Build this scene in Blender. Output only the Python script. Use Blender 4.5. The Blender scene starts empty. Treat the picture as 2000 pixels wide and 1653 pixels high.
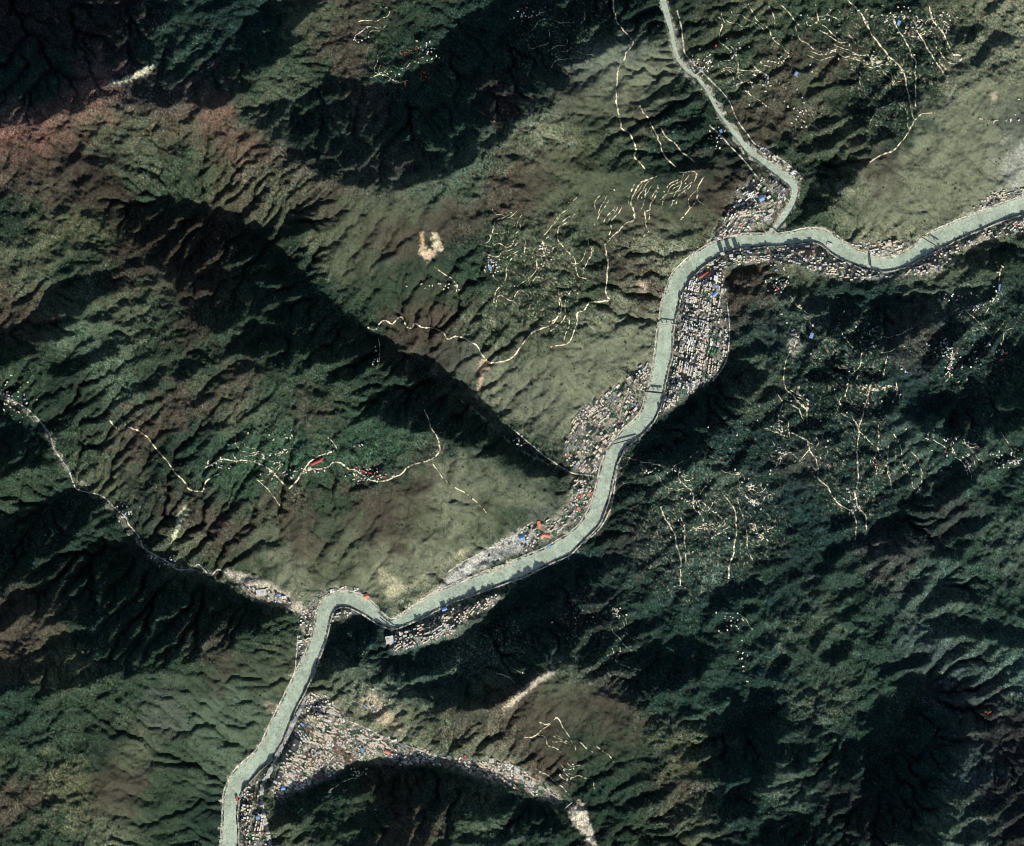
import bpy, math, random
import numpy as np
random.seed(7)
rng = np.random.default_rng(11)
R = math.radians

# ------------------------------------------------------------------ camera, sky, sun, exposure
# plan coordinates (u, v) run over the survey sheet 2000 x 1653; one sheet unit is four metres
M = 4.0
CU, CV = 1000.0, 826.5
CAM_H = 400000.0
SUN_EL, SUN_AZ = 32.0, 162.0        # compass azimuth of the sun (clockwise from north)
scene = bpy.context.scene
cam = bpy.data.cameras.new("camera")
cam_o = bpy.data.objects.new("camera", cam)
scene.collection.objects.link(cam_o)
cam_o.location = (0, 0, CAM_H)
cam.sensor_fit = 'HORIZONTAL'
cam.sensor_width = 36.0
cam.lens = 36.0 * CAM_H / (2000 * M)
cam.clip_start = 1000.0
cam.clip_end = 1000000.0
scene.camera = cam_o

world = bpy.data.worlds.new("World")
scene.world = world
world.use_nodes = True
wn = world.node_tree
wn.nodes.clear()
wo = wn.nodes.new('ShaderNodeOutputWorld')
wb = wn.nodes.new('ShaderNodeBackground')
sk = wn.nodes.new('ShaderNodeTexSky')
sk.sky_type = 'NISHITA'
sk.sun_disc = False
sk.sun_elevation = R(SUN_EL)
sk.sun_rotation = R(SUN_AZ)
wb.inputs['Strength'].default_value = 0.085
wn.links.new(sk.outputs[0], wb.inputs[0])
wn.links.new(wb.outputs[0], wo.inputs[0])

sun = bpy.data.lights.new("sun", 'SUN')
sun.energy = 4.8
sun.angle = R(0.5)
sun.color = (1.0, 0.975, 0.93)
sun_o = bpy.data.objects.new("sun", sun)
scene.collection.objects.link(sun_o)
sun_o.location = (2000, -6000, 5000)
sun_o.rotation_euler = (R(90 - SUN_EL), 0, R(180 - SUN_AZ))
scene.view_settings.view_transform = 'Standard'
scene.view_settings.look = 'None'
scene.view_settings.gamma = 1.0
scene.view_settings.exposure = 0.30
scene.cycles.max_bounces = 3
scene.cycles.filter_width = 0.9

def W(u, v):
    return (u - CU) * M, (CV - v) * M

# ------------------------------------------------------------------ the survey: water courses
RIVER = [(2260,270,34),(2160,325,34),(2060,373,34),(2000,400,33),(1950,417,32),(1900,437,33),(1860,454,34),(1820,474,33),(1790,494,27),
 (1760,510,25),(1730,517,25),(1700,512,27),(1670,502,28),(1640,486,29),(1620,471,29),(1600,461,27),(1580,460,26),(1550,465,24),
 (1520,469,22),(1500,469,22),(1480,470,24),(1450,472,24),(1420,479,25),(1390,492,28),(1365,508,30),(1345,525,30),(1328,545,30),
 (1318,565,30),(1310,590,29),(1304,620,29),(1299,650,30),(1296,690,31),(1290,720,30),(1284,750,29),(1277,780,29),(1266,810,29),
 (1248,833,29),(1228,850,28),(1212,866,25),(1199,885,27),(1189,910,28),(1182,940,28),(1175,970,28),(1165,1000,28),(1150,1025,29),
 (1128,1048,30),(1100,1070,31),(1060,1090,32),(1020,1108,32),(980,1125,32),(940,1139,31),(900,1153,31),(860,1170,31),(825,1190,28),
 (795,1207,22),(768,1219,15),(748,1213,17),(730,1198,24),(712,1184,28),(690,1173,28),(665,1170,28),(645,1178,28),(633,1198,27),(628,1225,27),
 (621,1250,27),(610,1280,26),(597,1310,28),(580,1345,30),(565,1375,30),(549,1410,32),(534,1445,33),(515,1475,31),(491,1498,33),
 (466,1525,33),(453,1555,28),(449,1590,27),(449,1620,30),(446,1680,34),(440,1760,34),(430,1860,34)]
TRIB = [(1250,-210,16),(1268,-80,16),(1285,-30,16),(1300,20,16),(1310,55,15),(1317,90,14),(1324,115,13),(1341,137,12),(1366,158,11),(1386,186,11),
 (1402,216,12),(1420,242,13),(1446,275,15),(1470,300,18),(1500,322,19),(1525,340,20),(1546,357,20),(1553,373,18),(1545,400,17),
 (1530,425,17),(1514,445,17),(1500,462,17)]
# dry side valleys: u, v, height above the river mouth (m)
SIDE = [
 [(-220,640,420),(-100,700,360),(-20,755,310),(55,808,270),(98,850,240),(115,890,215),(150,940,185),(205,985,160),(250,1030,135),(285,1075,110),
  (335,1107,90),(400,1118,70),(470,1150,45),(520,1172,30),(570,1192,20),(615,1200,14)],
 [(390,372,620),(440,415,560),(500,462,500),(555,505,440),(590,560,390),(640,612,340),(700,660,290),(780,702,235),(850,748,185),
  (925,800,140),(1000,868,90),(1060,902,60),(1110,922,40),(1170,935,28)],
 [(540,1470,22),(600,1465,26),(700,1478,34),(780,1490,42),(870,1492,52),(950,1510,62),(1040,1545,78),(1110,1585,100),(1150,1640,130),(1180,1720,180),(1200,1860,260)],
 [(1400,545,45),(1480,540,75),(1560,600,150),(1600,680,230)],
 [(1420,940,320),(1330,955,200),(1240,960,90),(1195,960,34)],
 [(0,90,300),(90,190,260),(-60,240,240),(-220,250,200)],
 [(1690,1060,430),(1600,1120,330),(1480,1150,240),(1330,1210,200),(1180,1150,90),(1110,1085,30)],
 [(1700,1600,350),(1740,1480,420),(1800,1400,500)],
]
TOWNS = {
 'central': [(1322,560),(1345,543),(1380,528),(1412,532),(1420,570),(1415,600),(1422,650),(1418,700),(1392,740),(1352,768),(1305,800),(1282,812),(1296,770),(1308,740),(1316,690),(1320,640),(1322,600)],
 'confluence': [(1440,372),(1478,345),(1520,352),(1538,372),(1530,398),(1508,436),(1480,450),(1430,456),(1395,476),(1375,488),(1398,445),(1428,402)],
 'north_strip': [(1462,282),(1492,286),(1540,322),(1566,345),(1567,372),(1556,352),(1500,308)],
 'south_bank': [(1408,498),(1450,488),(1500,484),(1560,478),(1590,478),(1625,502),(1660,520),(1700,530),(1745,534),(1765,538),(1720,548),(1640,546),(1600,536),(1550,518),(1500,512),(1450,518),(1400,530),(1360,542),(1378,518)],
 'island': [(1650,476),(1700,474),(1760,468),(1786,474),(1766,490),(1740,500),(1700,496),(1662,488)],
 'east_end': [(1780,516),(1850,484),(1920,455),(1990,430),(2060,400),(2060,430),(2000,455),(1920,472),(1872,500),(1840,530),(1780,542),(1752,538)],
 'far_east': [(1900,405),(1928,378),(1975,368),(2030,365),(2030,378),(1955,398),(1910,418)],
 'west_bank': [(1105,862),(1118,820),(1150,782),(1180,770),(1212,748),(1250,712),(1276,694),(1270,735),(1255,780),(1238,812),(1200,855),(1180,890),(1168,922),(1150,930),(1115,912),(1100,885)],
 'mid_bank': [(1115,935),(1162,935),(1158,968),(1144,1000),(1112,1030),(1080,1052),(1040,1072),(1000,1085),(940,1108),(890,1130),(930,1090),(990,1048),(1060,1018),(1100,998),(1115,960)],
 'south_strip': [(762,1242),(800,1230),(850,1204),(900,1184),(960,1164),(990,1155),(965,1182),(905,1216),(885,1240),(820,1262),(772,1275),(756,1260)],
 'bend': [(585,1195),(618,1160),(650,1143),(700,1148),(728,1168),(716,1168),(690,1152),(650,1156),(622,1172),(612,1205),(608,1245),(592,1292),(580,1272),(584,1225)],
 'inner_bend': [(650,1196),(698,1190),(690,1202),(662,1210),(648,1222)],
 'valley_mouth': [(468,1138),(505,1142),(545,1158),(578,1188),(545,1178),(500,1170)],
 'fan': [(604,1352),(640,1360),(668,1390),(682,1412),(740,1432),(780,1450),(850,1470),(920,1485),(1000,1490),(1032,1506),(1082,1540),(1118,1570),(1100,1580),(1040,1553),(980,1532),(930,1516),(870,1495),(780,1494),(740,1476),(690,1486),(640,1520),(592,1542),(540,1562),(528,1552),(545,1500),(572,1440),(590,1390)],
 'south_end': [(476,1532),(505,1515),(508,1560),(520,1600),(525,1700),(472,1700),(472,1580)],
}
# relief survey: how squarely each slope faces the midday sun (0 = steep north face, 0.55 = level, 0.9 = full south face)
T_BASE = 0.74
RELIEF = [
 (0.52,[(1450,560),(1600,540),(2230,420),(2230,1900),(1150,1900),(1180,1500),(1100,1300),(1200,1080),(1200,880),(1400,740)]),
 (0.42,[(1400,1180),(2230,1080),(2230,1900),(1380,1900),(1380,1480),(1250,1370)]),
 (0.60,[(1210,960),(1340,900),(1520,960),(1560,1080),(1420,1150),(1300,1200),(1180,1150),(1240,1050)]),
 (0.74,[(1000,1400),(1090,1310),(1180,1340),(1260,1400),(1370,1450),(1370,1600),(1300,1650),(1200,1560),(1100,1520)]),
 (0.20,[(-200,-200),(420,-200),(400,60),(380,160),(300,190),(200,175),(110,130),(60,80),(-200,80)]),
 (0.40,[(330,60),(400,-200),(640,-200),(520,20),(450,80),(410,120),(360,150)]),
 (0.0,[(-200,70),(60,80),(90,100),(110,140),(200,150),(205,180),(170,192),(140,222),(100,228),(60,238),(30,243),(-200,275)]),
 (0.20,[(220,180),(290,165),(360,170),(420,212),(350,212),(260,205)]),
 (0.10,[(380,170),(420,122),(480,80),(520,20),(640,-10),(655,2),(600,22),(560,110),(510,130),(460,180),(430,206),(380,208),(345,192)]),
 (0.70,[(650,-200),(900,-200),(760,60),(700,130),(620,170),(540,190),(470,200),(480,150),(560,115),(610,25)]),
 (0.29,[(545,285),(470,222),(560,192),(640,172),(700,158),(760,182),(800,170),(850,130),(900,60),(960,30),(1050,-200),(1290,-200),(1315,75),(1255,88),(1175,90),(1142,150),(1092,190),(1000,250),(960,280),(900,320),(840,355),(760,376),(660,366),(600,335)]),
 (0.62,[(690,85),(780,60),(835,62),(850,105),(800,165),(745,158)]),
 (0.0,[(862,125),(900,90),(950,55),(985,80),(940,160),(905,165),(872,145)]),
 (0.08,[(622,185),(655,150),(685,143),(680,162),(640,190)]),
 (0.05,[(1000,100),(1060,95),(1130,112),(1085,160),(1025,182),(1000,150)]),
 (0.12,[(740,270),(800,220),(860,200),(900,240),(820,290),(760,320)]),
 (0.20,[(770,360),(860,330),(930,290),(940,300),(860,352),(780,375)]),
 (0.40,[(1250,240),(1270,172),(1310,140),(1350,150),(1402,230),(1385,275),(1310,262)]),
 (0.38,[(1130,232),(1200,255),(1222,290),(1180,290),(1130,262)]),
 (0.36,[(1060,300),(1170,300),(1250,325),(1250,340),(1170,338),(1080,322)]),
 (0.20,[(1290,330),(1380,296),(1415,325),(1300,345),(1250,342)]),
 (0.30,[(1560,270),(1640,200),(1720,170),(1742,250),(1700,305),(1640,292),(1565,305)]),
 (0.06,[(1572,330),(1640,318),(1690,312),(1665,350),(1622,400),(1562,445),(1545,432),(1572,385)]),
 (0.42,[(1700,260),(1740,150),(1790,100),(1795,225),(1745,290),(1695,308)]),
 (0.18,[(1862,62),(1910,40),(1992,78),(1965,95),(1900,85),(1870,95)]),
 (0.30,[(1870,120),(1930,95),(1965,110),(1920,150),(1880,135)]),
 (0.15,[(1930,152),(2010,122),(2010,142),(1940,160)]),
 (0.80,[(1640,450),(1620,400),(1700,310),(1790,235),(1880,180),(2220,130),(2220,330),(1990,370),(1850,440),(1700,470)]),
 (0.30,[(150,280),(210,275),(260,310),(190,330),(155,310)]),
 (0.35,[(230,312),(300,325),(290,345),(235,335)]),
 (0.28,[(330,290),(370,280),(375,300),(345,325)]),
 (0.24,[(232,410),(330,386),(420,400),(470,440),(540,482),(582,520),(560,560),(500,590),(450,640),(400,640),(370,610),(340,560),(300,500),(250,470)]),
 (0.14,[(540,450),(560,425),(615,410),(622,440),(590,460),(560,472)]),
 (0.06,[(520,560),(560,505),(585,515),(598,555),(560,560)]),
 (0.12,[(440,590),(500,560),(545,570),(520,600),(470,640),(440,640)]),
 (0.16,[(560,570),(600,560),(645,592),(690,640),(722,658),(792,664),(782,682),(722,682),(680,702),(600,722),(500,730),(440,690),(480,640),(540,600)]),
 (0.18,[(672,715),(720,700),(700,740),(650,780),(580,800),(620,750)]),
 (0.06,[(735,735),(800,702),(835,705),(850,720),(932,780),(968,806),(1000,840),(1062,886),(1102,915),(1112,932),(1060,935),(990,905),(940,880),(900,870),(860,850),(820,838),(745,812),(705,795)]),
 (0.14,[(-200,690),(0,660),(40,640),(100,570),(160,540),(205,540),(212,562),(160,600),(150,620),(120,660),(60,695),(0,720),(-200,760)]),
 (0.08,[(88,722),(150,702),(190,690),(240,645),(225,680),(180,712),(140,732),(95,738)]),
 (0.20,[(240,670),(300,640),(310,650),(260,680)]),
 (0.20,[(330,720),(400,690),(410,700),(350,740)]),
 (0.14,[(-200,760),(0,788),(40,822),(88,832),(100,880),(112,912),(60,922),(0,932),(-200,960)]),
 (0.62,[(-200,940),(0,932),(80,905),(90,915),(0,935)]),
 (0.0,[(-200,1130),(0,1040),(60,1004),(130,974),(172,966),(212,978),(215,998),(190,1012),(150,1042),(110,1076),(62,1110),(20,1152),(0,1182),(-200,1300)]),
 (0.22,[(-200,1330),(0,1205),(30,1160),(110,1078),(160,1078),(200,1072),(282,1078),(302,1092),(332,1112),(392,1118),(440,1146),(500,1182),(562,1194),(522,1222),(470,1245),(440,1262),(380,1292),(300,1292),(200,1322),(100,1332),(0,1352),(-200,1400)]),
 (0.55,[(-200,1260),(0,1230),(150,1210),(160,1235),(60,1275),(-200,1320)]),
 (0.0,[(176,1095),(218,1070),(222,1082),(178,1150),(150,1195),(142,1190),(160,1150)]),
 (0.0,[(225,1085),(300,1090),(292,1130),(230,1172),(205,1172)]),
 (0.0,[(292,1190),(315,1120),(340,1112),(392,1122),(380,1152),(335,1182),(282,1212)]),
 (0.0,[(378,1190),(405,1150),(430,1150),(410,1200),(385,1212)]),
 (0.0,[(488,1182),(540,1178),(560,1193),(520,1216),(482,1214)]),
 (0.05,[(92,1265),(105,1250),(180,1246),(200,1258),(160,1275)]),
 (0.18,[(70,1335),(150,1296),(250,1290),(290,1295),(260,1318),(180,1335),(90,1355)]),
 (0.25,[(60,1515),(100,1480),(140,1472),(120,1500),(70,1522)]),
 (0.25,[(60,1560),(140,1545),(170,1552),(100,1572)]),
 (0.30,[(250,1480),(340,1490),(360,1502),(300,1500)]),
 (0.03,[(612,1328),(622,1290),(650,1240),(692,1206),(742,1214),(742,1240),(712,1270),(672,1310),(642,1326)]),
 (0.10,[(752,1290),(742,1278),(775,1280),(830,1270),(900,1250),(960,1200),(1010,1165),(1062,1118),(1092,1096),(1150,1087),(1192,1092),(1182,1130),(1160,1162),(1122,1200),(1132,1240),(1102,1290),(1080,1308),(1030,1330),(1010,1350),(962,1383),(900,1390),(820,1372),(772,1350),(742,1322)]),
 (0.66,[(750,1325),(800,1318),(860,1318),(900,1295),(935,1262),(950,1262),(935,1290),(890,1325),(820,1340),(770,1338)]),
 (0.78,[(640,1330),(720,1305),(740,1330),(770,1355),(830,1385),(900,1402),(980,1390),(1010,1400),(1000,1480),(900,1480),(780,1440),(690,1400)]),
 (0.20,[(520,1583),(570,1560),(630,1528),(690,1494),(750,1484),(800,1500),(860,1502),(930,1524),(970,1536),(1040,1560),(1100,1592),(1112,1620),(1000,1640),(850,1660),(700,1660),(600,1630),(560,1604)]),
 (0.0,[(785,1500),(862,1502),(835,1560),(795,1590),(762,1612),(752,1585)]),
 (0.0,[(900,1520),(950,1527),(972,1548),(930,1592),(880,1608),(890,1560)]),
 (0.0,[(522,1583),(560,1560),(605,1542),(618,1548),(570,1582),(530,1590)]),
 (0.0,[(1236,905),(1256,878),(1292,836),(1338,794),(1380,748),(1420,726),(1478,726),(1492,740),(1452,790),(1402,812),(1392,850),(1332,918),(1300,920),(1232,915)]),
 (0.42,[(1400,850),(1500,822),(1482,930),(1352,932)]),
 (0.03,[(1420,545),(1450,527),(1500,520),(1522,540),(1470,547),(1442,572),(1420,572)]),
 (0.66,[(1440,570),(1500,550),(1520,600),(1490,640),(1430,660),(1422,620)]),
 (0.28,[(1540,560),(1640,560),(1700,600),(1680,680),(1590,640)]),
 (0.08,[(1700,595),(1760,562),(1830,582),(1850,612),(1800,642),(1720,652)]),
 (0.0,[(1880,502),(1920,470),(1982,468),(1987,490),(1930,532),(1890,522)]),
 (0.04,[(1850,592),(1880,576),(1912,592),(1902,616),(1860,612)]),
 (0.10,[(1790,712),(1830,660),(1862,610),(1882,640),(1832,702)]),
 (0.12,[(1650,682),(1700,642),(1782,632),(1752,682)]),
 (0.10,[(1762,802),(1800,782),(1900,782),(1950,742),(1982,702),(2200,640),(2200,780),(1950,832),(1902,868),(1820,842),(1782,842)]),
 (0.04,[(1832,940),(1880,918),(1902,930),(1882,962),(1840,982),(1792,992),(1772,1012),(1800,1042),(1742,1082),(1682,1072),(1682,1052),(1742,1012)]),
 (0.14,[(1900,1012),(1942,992),(1930,1012),(1882,1052),(1870,1092),(1832,1090),(1802,1062),(1862,1032)]),
 (0.14,[(1640,1202),(1700,1142),(1722,1152),(1682,1192),(1622,1212)]),
 (0.12,[(1772,1150),(1862,1146),(1922,1152),(1902,1176),(1802,1176)]),
 (0.08,[(1780,1212),(1882,1212),(2020,1242),(2020,1262),(1902,1242),(1802,1240)]),
 (0.18,[(1585,1120),(1640,1040),(1660,1060),(1600,1150),(1570,1160)]),
 (0.10,[(1382,1172),(1470,1132),(1502,1142),(1422,1182),(1402,1202)]),
 (0.22,[(1252,1272),(1342,1240),(1402,1282),(1352,1332),(1272,1352),(1232,1332)]),
 (0.0,[(1380,1502),(1392,1442),(1442,1412),(1500,1386),(1532,1422),(1522,1482),(1502,1542),(1470,1552),(1422,1522)]),
 (0.0,[(1392,1562),(1442,1556),(1502,1572),(1492,1592),(1402,1596)]),
 (0.05,[(1500,1602),(1592,1612),(1602,1660),(1490,1660),(1480,1620)]),
 (0.02,[(1792,1370),(1830,1342),(1880,1360),(1902,1402),(1892,1452),(1872,1512),(1862,1572),(1832,1660),(1702,1660),(1722,1562),(1762,1502),(1772,1442)]),
 (0.0,[(1642,1502),(1662,1442),(1682,1452),(1672,1512),(1652,1522)]),
 (0.0,[(1672,1600),(1700,1540),(1722,1470),(1742,1450),(1752,1452),(1722,1530),(1690,1620)]),
 (-0.10,[(1800,1385),(1840,1350),(1885,1370),(1896,1420),(1880,1490),(1862,1560),(1830,1640),(1720,1640),(1740,1560),(1775,1490)]),
 (-0.08,[(1395,1500),(1400,1450),(1450,1418),(1500,1395),(1525,1425),(1515,1480),(1490,1535),(1440,1525)]),
 (0.30,[(1900,1450),(2200,1420),(2200,1700),(1850,1700),(1870,1570)]),
 (0.52,[(575,1590),(640,1548),(700,1530),(745,1560),(700,1645),(600,1645)]),
 (0.45,[(840,1610),(880,1570),(900,1600),(980,1590),(1060,1600),(1050,1660),(840,1660)]),
 (0.02,[(430,405),(500,452),(560,500),(604,552),(660,605),(720,655),(790,688),(860,742),(930,782),(1000,845),(1105,918),(1112,935),(1060,928),(960,878),(860,806),(790,745),(740,712),(660,672),(590,610),(550,560),(490,510),(420,440)]),
 (0.72,[(700,735),(720,712),(800,735),(820,760),(760,765),(705,790),(620,830),(560,840),(560,800)]),
 (0.75,[(205,172),(240,150),(300,125),(312,132),(270,156),(225,176)]),
 (0.16,[(1100,1240),(1140,1230),(1150,1290),(1100,1300)]),
]

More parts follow.
